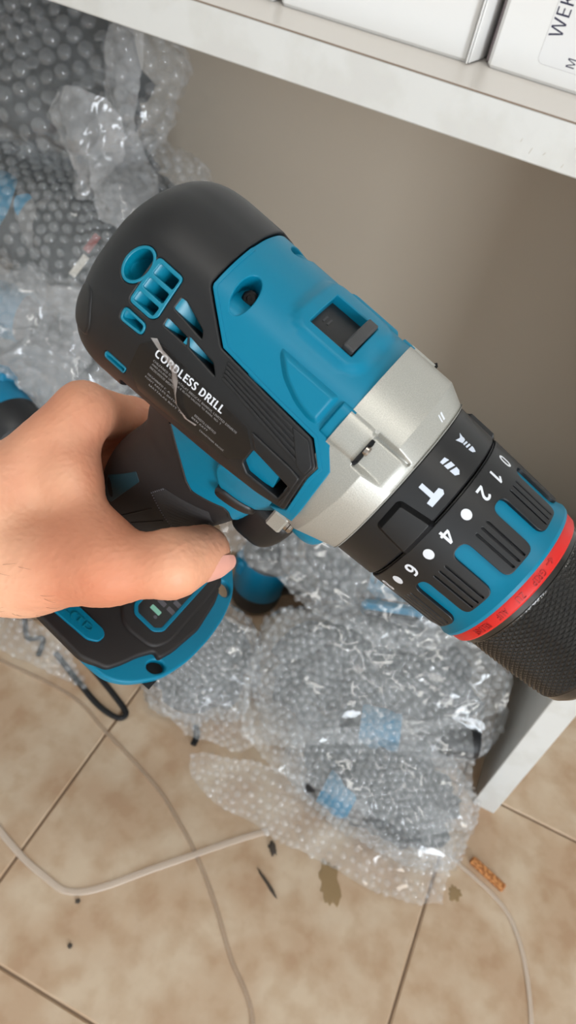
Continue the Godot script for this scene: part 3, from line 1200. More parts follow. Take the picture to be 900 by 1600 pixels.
	plate(b, H, ring2(Vector2(-76.8, -87.0), Vector2(3.9, 1.7), 24, -0.85), [], 0.4, 0.0, 0.1, 0.9)
	part("inlay_hollow", b, M.dark_void, inl)
	b = MB.new()
	var mesh_area := rounded([Vector2(-61.0, -68.0), Vector2(-58.3, -61.6), Vector2(-39.9, -57.0), Vector2(-36.6, -63.6), Vector2(-47.6, -78.0)], 0.4)
	plate(b, H, mesh_area, [], 0.15, -0.4, 0.1, 1.2)
	var pad := part("mesh_pad", b, M.mesh_rubber, grip)
	b = MB.new()
	for ln in [[Vector2(-60.6, -67.2), Vector2(-58.0, -62.0)], [Vector2(-61.0, -68.4), Vector2(-47.6, -78.6)], [Vector2(-47.0, -78.2), Vector2(-37.4, -65.6)]]:
		var n2 := int(ln[0].distance_to(ln[1]) / 1.1)
		for i in n2 + 1:
			var e := H.at(ln[0].lerp(ln[1], float(i) / n2), 0.15)
			for k in 6:
				var t0 := TAU * k / 6.0
				var t1 := TAU * (k + 1) / 6.0
				b.flat(e[0] + e[1] * 0.35, e[0] + Vector3(cos(t0), sin(t0), 0) * 0.36, e[0] + Vector3(cos(t1), sin(t1), 0) * 0.36, e[1])
	part("pad_stitch", b, M.gauge_grey, pad)
	b = MB.new()
	for i in 9:                       # the weave of the pad as fine ridges
		var p0 := Vector2(-59.0, -64.0).lerp(Vector2(-48.6, -76.0), i / 8.0)
		var p1 := Vector2(-41.0, -58.4).lerp(Vector2(-46.0, -74.6), i / 8.0)
		plate(b, H, stadium(p0, p1, 0.16, 2), [], 0.28, 0.0, 0.08, 2.5)
	part("pad_weave", b, M.mesh_rubber, pad)
	for k in 2:
		b = MB.new()
		var cr := PackedVector3Array()
		for i in 14:
			cr.append(H.at(Vector2(-69.0 + k * 7.0, -98.0 + k * 5.0).lerp(Vector2(-58.0 + k * 6.0, -76.0 - k * 2.0), i / 13.0), 0.0)[0])
		tube(b, cr, [0.32], 6)
		part("grip_ridge", b, M.grip_rubber, grip)
	# trigger
	b = MB.new()
	P = []
	for i in 33:
		var f := i / 32.0
		var u := lerpf(-67.0, -44.0, f)
		var front := -12.6 - 4.2 * pow(1.0 - f, 2.0) + 1.0 * sin(f * PI)
		var k1 := pow(maxf(1.0 - pow(absf(f * 2.0 - 1.0), 5.0), 0.0), 0.4)
		var cx := (front - 34.0) / 2.0
		var row := PackedVector3Array()
		for k in 49:
			var t := TAU * k / 48.0
			row.append(Vector3(cx + (front + 34.0) / 2.0 * k1 * signf(cos(t)) * pow(absf(cos(t)), 0.55), u, 9.5 * k1 * signf(sin(t)) * pow(absf(sin(t)), 0.6)))
		P.append(row)
	grid(b, P, -1.0, true)
	part("trigger", b, M.black_plastic, root)

	# --- foot
	var fo := [[-7.0, 0.0], [-8.0, 15.0], [-12.0, 29.5], [-21.5, 41.6], [-29.8, 46.8], [-42.0, 47.2], [-69.0, 43.6], [-88.0, 40.6], [-95.0, 33.0], [-96.0, 0.0]]
	var fv := []
	for p in fo:
		fv.append(Vector2(p[0], p[1]))
	for i in range(fo.size() - 2, 0, -1):
		fv.append(Vector2(fo[i][0], -fo[i][1]))
	var hole := ring2(Vector2(-17.4, 27.4), Vector2(4.2, 3.1), 28, -0.75)
	b = MB.new()
	plate(b, F, rounded(fv, 6.0), [hole, mirrored(hole)], 0.0, -3.6, 1.2, 2.5)
	var foot := part("foot", b, M.teal_plastic, root)
	b = MB.new()
	plate(b, F, inset(ccw(rounded(fv, 9.0)), 12.0), [], -3.0, -13.0, 0.6, 4.0)
	part("foot_rail", b, M.black_plastic, foot)
	b = MB.new()
	surf_grid(b, F, -26.0, -13.0, 4, 22.0, 36.0, 4, -3.8)
	part("screw_floor", b, M.dark_void, foot)
	var co := [[-14.0, 0.0], [-16.2, 17.2], [-18.6, 24.6], [-22.4, 23.6], [-26.4, 30.4], [-29.2, 37.6], [-32.6, 44.0], [-44.0, 48.0], [-69.0, 46.2], [-87.6, 43.2], [-96.6, 33.6], [-97.8, 0.0]]
	var cv := []
	for p in co:
		cv.append(Vector2(p[0], p[1]))
	for i in range(co.size() - 2, 0, -1):
		cv.append(Vector2(co[i][0], -co[i][1]))
	b = MB.new()
	plate(b, F, rounded(cv, 2.0), [], 2.6, -0.5, 1.3, 2.5, 0.5)
	var cap := part("foot_cover", b, M.grip_rubber, foot)
	b = MB.new()
	plate(b, F, rounded([Vector2(-47, -30), Vector2(-20, -30), Vector2(-19.5, 16), Vector2(-24, 24), Vector2(-40, 25), Vector2(-48.5, 17)], 7.0), [], 4.0, 2.0, 1.4, 2.5, 0.9)
	part("display_bed", b, M.grip_rubber, cap)
	b = MB.new()
	var scr := rounded([Vector2(-43.4, -28.0), Vector2(-25.0, -28.0), Vector2(-25.0, 14.5), Vector2(-28.5, 18.0), Vector2(-40.0, 17.4), Vector2(-43.4, 13.6)], 1.6)
	plate(b, F, scr, [inset(ccw(scr), 1.9)], 4.7, 3.0, 0.4, 1.6)
	var dis := part("display_frame", b, M.teal_plastic, foot)
	b = MB.new()
	plate(b, F, inset(ccw(scr), 1.5), [], 4.2, 3.0, 0.1, 2.5)
	part("display_panel", b, M.label_film, dis)
	for g in [[-37.0, 7.4, true], [-36.6, 2.4, false], [-36.2, -2.4, false], [-31.0, 2.6, false], [-30.6, -2.2, false], [-36.0, -7.0, false]]:
		b = MB.new()
		var w: float = 5.6 if g[2] else 4.4
		plate(b, F, rounded([Vector2(g[0], g[1]), Vector2(g[0] + w, g[1] + 0.3), Vector2(g[0] + w, g[1] + 2.7), Vector2(g[0], g[1] + 2.4)], 0.5), [], 4.3, 4.1, 0.05, 2.0)
		part("gauge_bar", b, M.gauge_green if g[2] else M.gauge_grey, dis)
	b = MB.new()
	plate(b, F, ring2(Vector2(-32.2, 11.6), Vector2(0.9, 0.9), 16), [], 4.3, 4.1, 0.05, 2.0)
	part("gauge_button", b, M.gauge_grey, dis)
	b = MB.new()
	var np := rounded([Vector2(-82.0, 41.0), Vector2(-82.0, 31.0), Vector2(-60.0, 31.6), Vector2(-45.0, 32.2), Vector2(-42.6, 34.0), Vector2(-42.8, 38.0), Vector2(-47.0, 40.6)], 1.6)
	plate(b, F, np, [], 3.7, 1.5, 0.5, 2.0, 0.3)
	var plt := part("name_plate", b, M.teal_plastic, cap)
	b = MB.new()
	letters(b, F, "L(TD", Vector2(-55.6, 36.6), Vector2(1, 0), Vector2(0, -1), 15.0, 3.4, 3.7, false, 0.5)
	part("raised_lettering", b, M.teal_gloss, plt)

# ------------------------------------------------------------------ the hand: one skin from tapered bones (millimetres, the drill's axes)
func make_hand(root: Node3D) -> void:
	var J := {
		"F1": Vector3(-262, -238, 112), "F2": Vector3(-246, -262, 138), "W1": Vector3(-118, -112, 49), "W2": Vector3(-103, -119, 62),
		"IB": Vector3(-104, -103, 43), "IM": Vector3(-103, -72, 4), "IP": Vector3(-95, -90, -25), "ID": Vector3(-62, -72, -29), "IT": Vector3(-56, -71, -28),
		"MB": Vector3(-110, -124, 39), "MM": Vector3(-109, -96, -4), "MP": Vector3(-96, -106, -29), "MD": Vector3(-62, -97, -29), "MT": Vector3(-50, -97, -26),
		"RB": Vector3(-112, -140, 36), "RM": Vector3(-110, -118, -9), "RP": Vector3(-95, -124, -29), "RD": Vector3(-62, -116, -28), "RT": Vector3(-48, -114, -24),
		"PB": Vector3(-111, -152, 34), "PM": Vector3(-109, -138, -12), "PP": Vector3(-94, -139, -27), "PD": Vector3(-67, -133, -26), "PT": Vector3(-52, -131, -23),
		"TC": Vector3(-78, -106, 50), "TM": Vector3(-54.4, -82.8, 42.5), "TI": Vector3(-36.8, -69.2, 33.4), "TT": Vector3(-30.6, -70.8, 19.0), "TP": Vector3(-33.4, -68.6, 17.6), "TQ": Vector3(-39.0, -68.0, 29.5),
		"w1": Vector3(-99, -76, 9), "w2": Vector3(-87.6, -84, 24.0), "w3": Vector3(-63, -84, 36.0), "PA": Vector3(-96, -112, 30), "PX": Vector3(-100, -128, 14)}
	# from, to, radius at each end, softness of the join
	var bones := [
		["F1", "W1", 34, 23, 10], ["F2", "W2", 36, 23, 10], ["W1", "IB", 21, 15, 12], ["W2", "TC", 22, 16.5, 12], ["W1", "MB", 20, 14, 12], ["W1", "PB", 19, 13, 12],
		["IB", "IM", 15, 10.8, 9], ["MB", "MM", 14, 10.5, 9], ["RB", "RM", 13, 10, 9], ["PB", "PM", 12, 9.2, 9], ["PA", "PX", 20, 18, 12],
		["TC", "TM", 16.5, 13.6, 9], ["TM", "TI", 13.0, 11.2, 6], ["TI", "TT", 11.0, 9.0, 5], ["TQ", "TP", 8.0, 7.8, 6],
		["w1", "w2", 9, 8.5, 8], ["w2", "w3", 8.5, 9.5, 9], ["w2", "PA", 9, 16, 10], ["w3", "TC", 10, 15, 8],
		["IM", "IP", 10.6, 9.4, 4], ["IP", "ID", 9.2, 8.2, 3.5], ["ID", "IT", 8.1, 7.0, 3.5],
		["MM", "MP", 10.4, 9.3, 4], ["MP", "MD", 9.2, 8.2, 3], ["MD", "MT", 8.1, 7.0, 3],
		["RM", "RP", 10, 9.0, 4], ["RP", "RD", 8.8, 7.8, 3], ["RD", "RT", 7.8, 6.8, 3],
		["PM", "PP", 9, 8.0, 4], ["PP", "PD", 7.8, 7.0, 3], ["PD", "PT", 7.0, 6.2, 3]]
	var cs := 2.3
	var lo := Vector3.ONE * 1e9
	var hi := -lo
	for q in bones:
		for e in 2:
			var p: Vector3 = J[q[e]]
			var r := Vector3.ONE * (float(q[2 + e]) + 12.0)
			lo = lo.min(p - r)
			hi = hi.max(p + r)
	var n := Vector3i((hi - lo) / cs) + Vector3i.ONE * 2
	var fld := PackedFloat32Array()
	fld.resize(n.x * n.y * n.z)
	fld.fill(40.0)
	for q in bones:
		var a: Vector3 = J[q[0]]
		var c: Vector3 = J[q[1]]
		var ra := float(q[2])
		var rb := float(q[3])
		var k := float(q[4])
		var ab := c - a
		var l2 := ab.length_squared()
		var rm := maxf(ra, rb) + 13.0
		var b0 := Vector3i((a.min(c) - Vector3.ONE * rm - lo) / cs)
		var b1 := Vector3i((a.max(c) + Vector3.ONE * rm - lo) / cs)
		b0 = b0.clamp(Vector3i.ZERO, n - Vector3i.ONE)
		b1 = b1.clamp(Vector3i.ZERO, n - Vector3i.ONE)
		for x in range(b0.x, b1.x + 1):
			for y in range(b0.y, b1.y + 1):
				var id := (x * n.y + y) * n.z
				for z in range(b0.z, b1.z + 1):
					var p := lo + Vector3(x, y, z) * cs - a
					var t := clampf(p.dot(ab) / l2, 0.0, 1.0)
					var d := (p - ab * t).length() - lerpf(ra, rb, t)
					var o := fld[id + z]
					var h := maxf(k - absf(d - o), 0.0) / k
					fld[id + z] = minf(d, o) - h * h * k * 0.25
	# surface nets
	var vid := {}
	var b := MB.new()
	var sx := n.y * n.z
	var sy := n.z
	for x in n.x - 1:
		for y in n.y - 1:
			var id := (x * n.y + y) * n.z
			for z in n.z - 1:
				var i := id + z
				var f0 := fld[i]
				if f0 > 5.0 or f0 < -5.0:
					continue
				var v := [f0, fld[i + 1], fld[i + sy], fld[i + sy + 1], fld[i + sx], fld[i + sx + 1], fld[i + sx + sy], fld[i + sx + sy + 1]]
				var inside := 0
				for e in v:
					if e < 0.0:
						inside += 1
				if inside == 0 or inside == 8:
					continue
				var acc := Vector3.ZERO
				var cnt := 0
				for e in [[0, 1], [2, 3], [4, 5], [6, 7], [0, 2], [1, 3], [4, 6], [5, 7], [0, 4], [1, 5], [2, 6], [3, 7]]:
					var va: float = v[e[0]]
					var vb: float = v[e[1]]
					if (va < 0.0) != (vb < 0.0):
						var t := va / (va - vb)
						var pa := Vector3((e[0] >> 2) & 1, (e[0] >> 1) & 1, e[0] & 1)
						var pb := Vector3((e[1] >> 2) & 1, (e[1] >> 1) & 1, e[1] & 1)
						acc += pa.lerp(pb, t)
						cnt += 1
				var loc := acc / cnt
				var g := Vector3.ZERO
				g.x = lerpf(lerpf(v[4] - v[0], v[6] - v[2], loc.y), lerpf(v[5] - v[1], v[7] - v[3], loc.y), loc.z)
				g.y = lerpf(lerpf(v[2] - v[0], v[6] - v[4], loc.x), lerpf(v[3] - v[1], v[7] - v[5], loc.x), loc.z)
				g.z = lerpf(lerpf(v[1] - v[0], v[5] - v[4], loc.x), lerpf(v[3] - v[2], v[7] - v[6], loc.x), loc.y)
				vid[i] = b.add(lo + (Vector3(x, y, z) + loc) * cs, g.normalized())
	for i in vid:
		var z: int = i % n.z
		var y: int = (i / n.z) % n.y
		var x: int = i / sx
		# edges that start at this cell's first corner
		for e in [[1, sx, sy], [sy, sx, 1], [sx, sy, 1]]:
			var d: int = e[0]
			if (fld[i] < 0.0) == (fld[i + d] < 0.0):
				continue
			var p0: int = i
			var p1: int = i - e[1]
			var p2: int = i - e[1] - e[2]
			var p3: int = i - e[2]
			if vid.has(p1) and vid.has(p2) and vid.has(p3):
				b.face(vid[p0], vid[p1], vid[p2])
				b.face(vid[p0], vid[p2], vid[p3])
	# smooth the net, keep its colour even but for the redder knuckles and joints
	for pass_ in 2:
		var sum := PackedVector3Array()
		sum.resize(b.v.size())
		var num := PackedInt32Array()
		num.resize(b.v.size())
		for q in range(0, b.idx.size(), 3):
			for k in 3:
				var p := b.idx[q + k]
				var r := b.idx[q + (k + 1) % 3]
				sum[p] += b.v[r]
				num[p] += 1
		for i in b.v.size():
			if num[i] > 0:
				b.v[i] = b.v[i].lerp(sum[i] / num[i], 0.5)
	var nn := PackedVector3Array()
	nn.resize(b.v.size())
	for q in range(0, b.idx.size(), 3):
		var g := -(b.v[b.idx[q + 1]] - b.v[b.idx[q]]).cross(b.v[b.idx[q + 2]] - b.v[b.idx[q]])
		for k in 3:
			nn[b.idx[q + k]] += g
	b.colored = true
	var ns := noise(77, 0.03, 3)
	for i in b.v.size():
		b.n[i] = nn[i].normalized() if nn[i].length_squared() > 0.0 else b.n[i]
		var red := 0.0
		for s in [["TI", 13.0, 0.5], ["TM", 17.0, 0.8], ["IM", 20.0, 0.9], ["IP", 14.0, 0.8], ["TT", 10.0, 0.4]]:
			red += s[2] * exp(-b.v[i].distance_squared_to(J[s[0]]) / (s[1] * s[1] * 1.6))
		red = clampf(red + 0.25 * ns.get_noise_3dv(b.v[i]), 0.0, 1.0)
		b.c[i] = Color(1.0, 1.0, 1.0).lerp(Color(0.96, 0.76, 0.69), red)
	# fold lines over the joints: shallow creases pressed into the skin
	for cr in [[Vector3(-43, -60, 44), Vector3(-36, -84, 43)], [Vector3(-39.5, -60, 42), Vector3(-32.6, -82, 41)], [Vector3(-70, -73, 44), Vector3(-58, -96, 62)], [Vector3(-66, -70, 42), Vector3(-53, -92, 59)]]:
		var d: Vector3 = cr[1] - cr[0]
		for i in b.v.size():
			var w: Vector3 = b.v[i] - cr[0]
			var t: float = w.dot(d) / d.length_squared()
			if t > -0.1 and t < 1.1 and w.z > -16.0:
				var dist: Vector3 = (w - d * t)
				var off := absf(dist.x * 0.8 + dist.y * 0.35)
				if off < 2.6 and dist.length() < 12.0:
					b.v[i] -= b.n[i] * 0.28 * (1.0 - off / 2.6)
	part("person_skin", b, M.skin, root).name = "hand_skin"
	# short dark hairs on the wrist and the edge of the hand
	var hb := MB.new()
	var rng := RandomNumberGenerator.new()
	rng.seed = 21
	var made := 0
	for tries in 6000:
		if made >= 240:
			break
		var i := rng.randi_range(0, b.v.size() - 1)
		var p0 := b.v[i]
		if p0.distance_to(Vector3(-98, -116, 66)) > 42.0 or b.n[i].z < -0.1 or b.n[i].y > 0.75:
			continue
		made += 1
		var along := Vector3(0.72, 0.45, -0.35) + Vector3(rng.randf() - 0.5, rng.randf() - 0.5, rng.randf() - 0.5) * 0.7
		along = (along - b.n[i] * along.dot(b.n[i])).normalized()
		var ln := 3.0 + rng.randf() * 4.0
		tube(hb, PackedVector3Array([p0 - b.n[i] * 0.2, p0 + along * ln * 0.4 + b.n[i] * 0.5, p0 + along * ln * 0.8 + b.n[i] * 0.7, p0 + along * ln + b.n[i] * 0.5]), [0.045, 0.04, 0.03, 0.012], 4)
	part("hair", hb, M.hair, root).set_meta("kind", "stuff")
	# thumb nail
	var ax: Vector3 = (J.TT - J.TI).normalized()
	var nd := Vector3(0.72, 0.40, 0.52)
	nd = (nd - ax * nd.dot(ax)).normalized()
	var sd := ax.cross(nd)
	var nb := MB.new()
	var P := []
	for i in 13:
		var f := i / 12.0
		var row := PackedVector3Array()
		for k in 15:
			var g := k / 7.0 - 1.0
			var wd := 5.7 * (1.0 - 0.25 * pow(f, 3.0)) * (0.82 + 0.18 * smoothstep(0.0, 0.4, f))
			var an := g * wd / 9.0
			var along := lerpf(-4.5, 6.6, f) + (1.0 - g * g) * lerpf(-1.2, 1.4, f)
			var rad := lerpf(9.7, 9.3, f) - 1.0 * maxf(0.0, f - 0.7) * 3.0
			row.append(J.TT + ax * along + nd * cos(an) * rad + sd * sin(an) * rad)
		P.append(row)
	grid(nb, P, 1.0)
	for i in nb.n.size():
		if nb.n[i].dot(nd) < 0.0:
			nb.n[i] = -nb.n[i]
	var nb2 := MB.new()
	nb2.v = nb.v
	nb2.n = nb.n
	nb2.c = nb.c
	for q in range(0, nb.idx.size(), 3):
		nb2.face(nb.idx[q], nb.idx[q + 1], nb.idx[q + 2])
	part("thumb_nail", nb2, M.nail, root)

# ------------------------------------------------------------------ plain tools for the pile
var tool_parts := []
func tool_meshes() -> Array:
	if tool_parts.size():
		return tool_parts
	var b := MB.new()
	lathe(b, [[-110, 0], [-108, 20], [-103, 29], [-95, 33], [-76, 34], [-75, 33]], 40)
	lathe(b, [[-76, 32], [-60, 33]], 40)
	tool_parts.append(["motor_cover", b.mesh(0.001), M.tool_black])
	b = MB.new()
	lathe(b, [[-76, 33.4], [-74, 34], [-26, 34.5], [-22, 33]], 40)
	add_box(b, Vector3(-52, 20, -14), Vector3(-26, 38, 14), 5.0)
	tool_parts.append(["housing", b.mesh(0.001), M.tool_teal])
	b = MB.new()
	lathe(b, [[-22, 33], [-8, 33], [0, 29]], 40)
	tool_parts.append(["gear_case", b.mesh(0.001), M.tool_grey])
	b = MB.new()
	lathe(b, [[0, 29], [40, 27], [46, 26], [50, 24], [78, 22], [85, 18], [86, 0]], 40)
	tool_parts.append(["chuck", b.mesh(0.001), M.tool_black])
	b = MB.new()
	var P := []
	for i in 21:
		var u := lerpf(-152.0, -18.0, i / 20.0)
		var hb := smooth_table(HB, u)
		var hf := smooth_table(HF, u)
		var hw := smooth_table(HW, u)
		var row := PackedVector3Array()
		for k in 25:
			var t := TAU * k / 24.0
			row.append(Vector3((hb + hf) / 2 + (hf - hb) / 2 * signf(cos(t)) * pow(absf(cos(t)), 0.8), u, hw * signf(sin(t)) * pow(absf(sin(t)), 0.8)))
		P.append(row)
	grid(b, P, -1.0, true)
	tool_parts.append(["grip", b.mesh(0.001), M.tool_black])
	b = MB.new()
	add_box(b, Vector3(-96, -166, -42), Vector3(-8, -152, 42), 6.0)
	tool_parts.append(["foot", b.mesh(0.001), M.tool_teal])
	b = MB.new()
	add_box(b, Vector3(-90, -153, -34), Vector3(-16, -146, 34), 3.0)
	tool_parts.append(["foot_cover", b.mesh(0.001), M.tool_black])
	return tool_parts

func fill_tool(o: Node3D) -> void:
	for q in tool_meshes():
		obj(q[0], q[1], q[2], o)

# ------------------------------------------------------------------ bubble wrap
var dome: ArrayMesh
func dome_mesh() -> ArrayMesh:
	if dome == null:
		var b := MB.new()
		var prof := []
		for i in 5:
			var t := PI / 2.0 * i / 4.0
			prof.append([0.72 * sin(t), cos(t) if i < 4 else 0.0])
		prof[0][1] = 1.0
		lathe(b, prof, 12, 1, Vector3.ZERO, 40.0)
		dome = b.mesh()
	return dome

func bubbles(xfs: Array, parent: Node) -> void:
	var mm := MultiMesh.new()
	mm.transform_format = MultiMesh.TRANSFORM_3D
	mm.mesh = dome_mesh()
	mm.instance_count = xfs.size()
	for i in xfs.size():
		mm.set_instance_transform(i, xfs[i])
	var o := MultiMeshInstance3D.new()
	o.multimesh = mm
	o.material_override = M.wrap_bubble
	o.name = "bubbles"
	o.set_meta("kind", "stuff")
	parent.add_child(o, true)

func on_normal(p: Vector3, n: Vector3, r: float, h := 1.0) -> Transform3D:
	var x := n.cross(Vector3(0.31, 0.2, 0.93))
	x = x.normalized()
	return Transform3D(Basis(x * r, n * r * h, x.cross(n) * -r), p)

# a closed pillow of wrap round something; half = half sizes in its own axes
func pillow(o: Node3D, half: Vector3, seed_: int, pitch: float, lump := 0.10, power := 2.7) -> void:
	var nz := noise(seed_, 1.1, 3)
	var n2 := noise(seed_ + 5, 3.4, 2)
	var f := func(th: float, ph: float) -> Vector3:
		var d := Vector3(cos(ph), sin(ph) * cos(th), sin(ph) * sin(th))
		var r := pow(pow(absf(d.x) / half.x, power) + pow(absf(d.y) / half.y, power) + pow(absf(d.z) / half.z, power), -1.0 / power)
		var p := d * r
		var q := p / maxf(half.x, half.z) * 1.4
		var k := 1.0 + lump * nz.get_noise_3dv(q) * 1.6 - lump * 0.55 * absf(n2.get_noise_3dv(q))
		return p * k
	var b := MB.new()
	var P := []
	var ni := 44
	var nj := 72
	for i in ni + 1:
		var row := PackedVector3Array()
		for k in nj + 1:
			row.append(f.call(TAU * k / nj, clampf(PI * i / ni, 0.004, PI - 0.004)))
		P.append(row)
	grid(b, P, 1.0, true)
	for i in b.n.size():
		if b.n[i].dot(b.v[i]) < 0.0:
			b.n[i] = -b.n[i]
	var c := MB.new()
	c.v = b.v
	c.n = b.n
	c.c = b.c
	for q in range(0, b.idx.size(), 3):
		c.face(b.idx[q], b.idx[q + 1], b.idx[q + 2])
	obj("wrap", c.mesh(), M.wrap_sheet, o)
	# bubbles in staggered rows round it
	var xfs := []
	var ph := 0.02
	var rowi := 0
	var rng := RandomNumberGenerator.new()
	rng.seed = seed_
	while ph < PI - 0.02:
		var circ := 0.0
		var last: Vector3 = f.call(0.0, ph)
		var acc := [0.0]
		for k in range(1, 49):
			var p: Vector3 = f.call(TAU * k / 48.0, ph)
			circ += p.distance_to(last)
			acc.append(circ)
			last = p
		var cnt := int(circ / pitch)
		for k in cnt:
			var s := (k + (0.5 if rowi % 2 else 0.0)) * circ / cnt
			var j := 0
			while j < 47 and acc[j + 1] < s:
				j += 1
			var th: float = TAU * (j + (s - acc[j]) / maxf(acc[j + 1] - acc[j], 1e-6)) / 48.0
			var p: Vector3 = f.call(th, ph)
			var e1: Vector3 = f.call(th + 0.05, ph)
			var e2: Vector3 = f.call(th, ph + 0.05)
			var n := (e1 - p).cross(e2 - p).normalized()
			if n.dot(p) < 0.0:
				n = -n
			n = (n + Vector3(rng.randf() - 0.5, rng.randf() - 0.5, rng.randf() - 0.5) * 0.7).normalized()
			xfs.append(on_normal(p - n * 0.0004, n, pitch * (0.36 + 0.12 * rng.randf()), 0.5 + 0.7 * rng.randf()))
		var st: Vector3 = f.call(0.8, ph)
		var en: Vector3 = f.call(0.8, ph + 0.01)
		ph += 0.01 * pitch * 0.88 / maxf(st.distance_to(en), 1e-5)
		rowi += 1
	bubbles(xfs, o)

func _length(P: Array, i: int, across: bool) -> float:
	var d := 0.0
	for k in 48:
		var a: Vector3 = P[k][i] if across else P[i][k]
		var c: Vector3 = P[k + 1][i] if across else P[i][k + 1]
		d += a.distance_to(c)
	return d

# a loose sheet through a grid of points (rows of equal length, in the parent's axes)
func sheet(o: Node3D, rows: Array, seed_: int, pitch: float, wave: float, with_bubbles := true, m: Material = null) -> void:
	var ni := rows.size()
	var nj: int = rows[0].size()
	var nz := noise(seed_, 16.0, 4)
	var f := func(s: float, t: float) -> Vector3:
		var lines := []
		for i in ni:
			var x := t * (nj - 1)
			var j := clampi(int(x), 0, nj - 2)
			var r: Array = rows[i]
			lines.append((r[j] as Vector3).cubic_interpolate(r[j + 1], r[maxi(j - 1, 0)], r[mini(j + 2, nj - 1)], x - j))
		var y := s * (ni - 1)
		var k := clampi(int(y), 0, ni - 2)
		var p: Vector3 = (lines[k] as Vector3).cubic_interpolate(lines[k + 1], lines[maxi(k - 1, 0)], lines[mini(k + 2, ni - 1)], y - k)
		return p + Vector3(nz.get_noise_3dv(p), nz.get_noise_3dv(p + Vector3(3, 0, 0)), nz.get_noise_3dv(p + Vector3(0, 5, 0))) * wave
	var b := MB.new()
	var P := []
	for i in 49:
		var row := PackedVector3Array()
		for k in 49:
			row.append(f.call(i / 48.0, k / 48.0))
		P.append(row)
	grid(b, P)
	obj("wrap_flap", b.mesh(), m if m else M.wrap_sheet, o)
	if not with_bubbles:
		return
	var du := (P[0][24] as Vector3).distance_to(P[48][24])
	var dv := (P[24][0] as Vector3).distance_to(P[24][48])
	var xfs := []
	for i in 49:
		du = maxf(du, _length(P, i, true))
		dv = maxf(dv, _length(P, i, false))
	var ru := int(du / (pitch * 0.88))
	var rv := int(dv / pitch)
	var near := {}
	var rng := RandomNumberGenerator.new()
	rng.seed = seed_
	for i in ru:
		for k in rv:
			var s := (i + 0.5) / ru
			var t := (k + (0.75 if i % 2 else 0.25)) / rv
			var p: Vector3 = f.call(s, t)
			var cellk := Vector3i((p / (pitch * 0.8)).floor())
			var clash := false
			for dx in range(-1, 2):
				for dy in range(-1, 2):
					for dz in range(-1, 2):
						var kk := cellk + Vector3i(dx, dy, dz)
						if near.has(kk) and p.distance_to(near[kk]) < pitch * 0.8:
							clash = true
			if clash:
				continue
			near[cellk] = p
			var n: Vector3 = ((f.call(s + 0.02, t) as Vector3) - p).cross((f.call(s, t + 0.02) as Vector3) - p).normalized()
			if n.y + n.z * 0.5 < 0.0:
				n = -n
			n = (n + Vector3(rng.randf() - 0.5, rng.randf() - 0.5, rng.randf() - 0.5) * 0.6).normalized()
			xfs.append(on_normal(p, n, pitch * (0.38 + 0.08 * rng.randf()), 0.6 + 0.6 * rng.randf()))
	bubbles(xfs, o)

# the dark sleeve that a tool sits in under the wrap
func inner_sleeve(o: Node3D, half: Vector3, seed_: int) -> void:
	var nz := noise(seed_, 1.6, 3)
	var P := []
	for i in 21:
		var row := PackedVector3Array()
		for k in 33:
			var ph := clampf(PI * i / 20.0, 0.01, PI - 0.01)
			var th := TAU * k / 32.0
			var d := Vector3(cos(ph), sin(ph) * cos(th), sin(ph) * sin(th))
			var r := pow(pow(absf(d.x) / half.x, 2.4) + pow(absf(d.y) / half.y, 2.4) + pow(absf(d.z) / half.z, 2.4), -1.0 / 2.4)
			row.append(d * r * (0.90 + 0.42 * minf(0.22, nz.get_noise_3dv(d * 1.7))))
		P.append(row)
	var b := MB.new()
	grid(b, P, 1.0, true)
	for i in b.n.size():
		if b.n[i].dot(b.v[i]) < 0.0:
			b.n[i] = -b.n[i]
	var c := MB.new()
	c.v = b.v
	c.n = b.n
	c.c = b.c
	for q in range(0, b.idx.size(), 3):
		c.face(b.idx[q], b.idx[q + 1], b.idx[q + 2])
	obj("inner_sleeve", c.mesh(), M.inner_sleeve, o)

# a rolled edge of the wrap through points given in the room's axes
func hem(o: Node3D, pts: Array, r := 0.003) -> void:
	var inv := o.transform.affine_inverse()
	var q := []
	for p in pts:
		q.append(inv * (p as Vector3))
	var b := MB.new()
	tube(b, spline(q, 8), [r], 8, 0.8)
	obj("rolled_edge", b.mesh(), M.wrap_film, o)

func flap(o: Node3D, rows: Array, seed_: int, pitch: float, wave: float, with_bubbles := true, m: Material = null) -> void:
	var inv := o.transform.affine_inverse()
	var out := []
	for r in rows:
		var row := []
		for p in r:
			row.append(inv * (p as Vector3))
		out.append(row)
	sheet(o, out, seed_, pitch, wave, with_bubbles, m)

func parcel(label: String, at: Vector3, turn: Vector3, half: Vector3, seed_: int, pitch: float, tool_at := Vector3(0.01, 0.008, 0.05), tool_turn := Vector3(90, 0, 0), size := 0.86, lump := 0.10, sleeve := 0.88) -> Node3D:
	var o := thing("wrapped_tool", label, "parcel", Transform3D(Basis.from_euler(turn * TAU_DEG), at), "bubble-wrapped tools in the pile")
	pillow(o, half, seed_, pitch, lump)
	if sleeve > 0.0:
		inner_sleeve(o, half * sleeve, seed_ + 50)
	if size > 0.0:
		var t := Node3D.new()
		t.name = "tool"
		o.add_child(t)
		t.transform = Transform3D(Basis.from_euler(tool_turn * TAU_DEG).scaled(Vector3.ONE * size), tool_at)
		fill_tool(t)
	return o

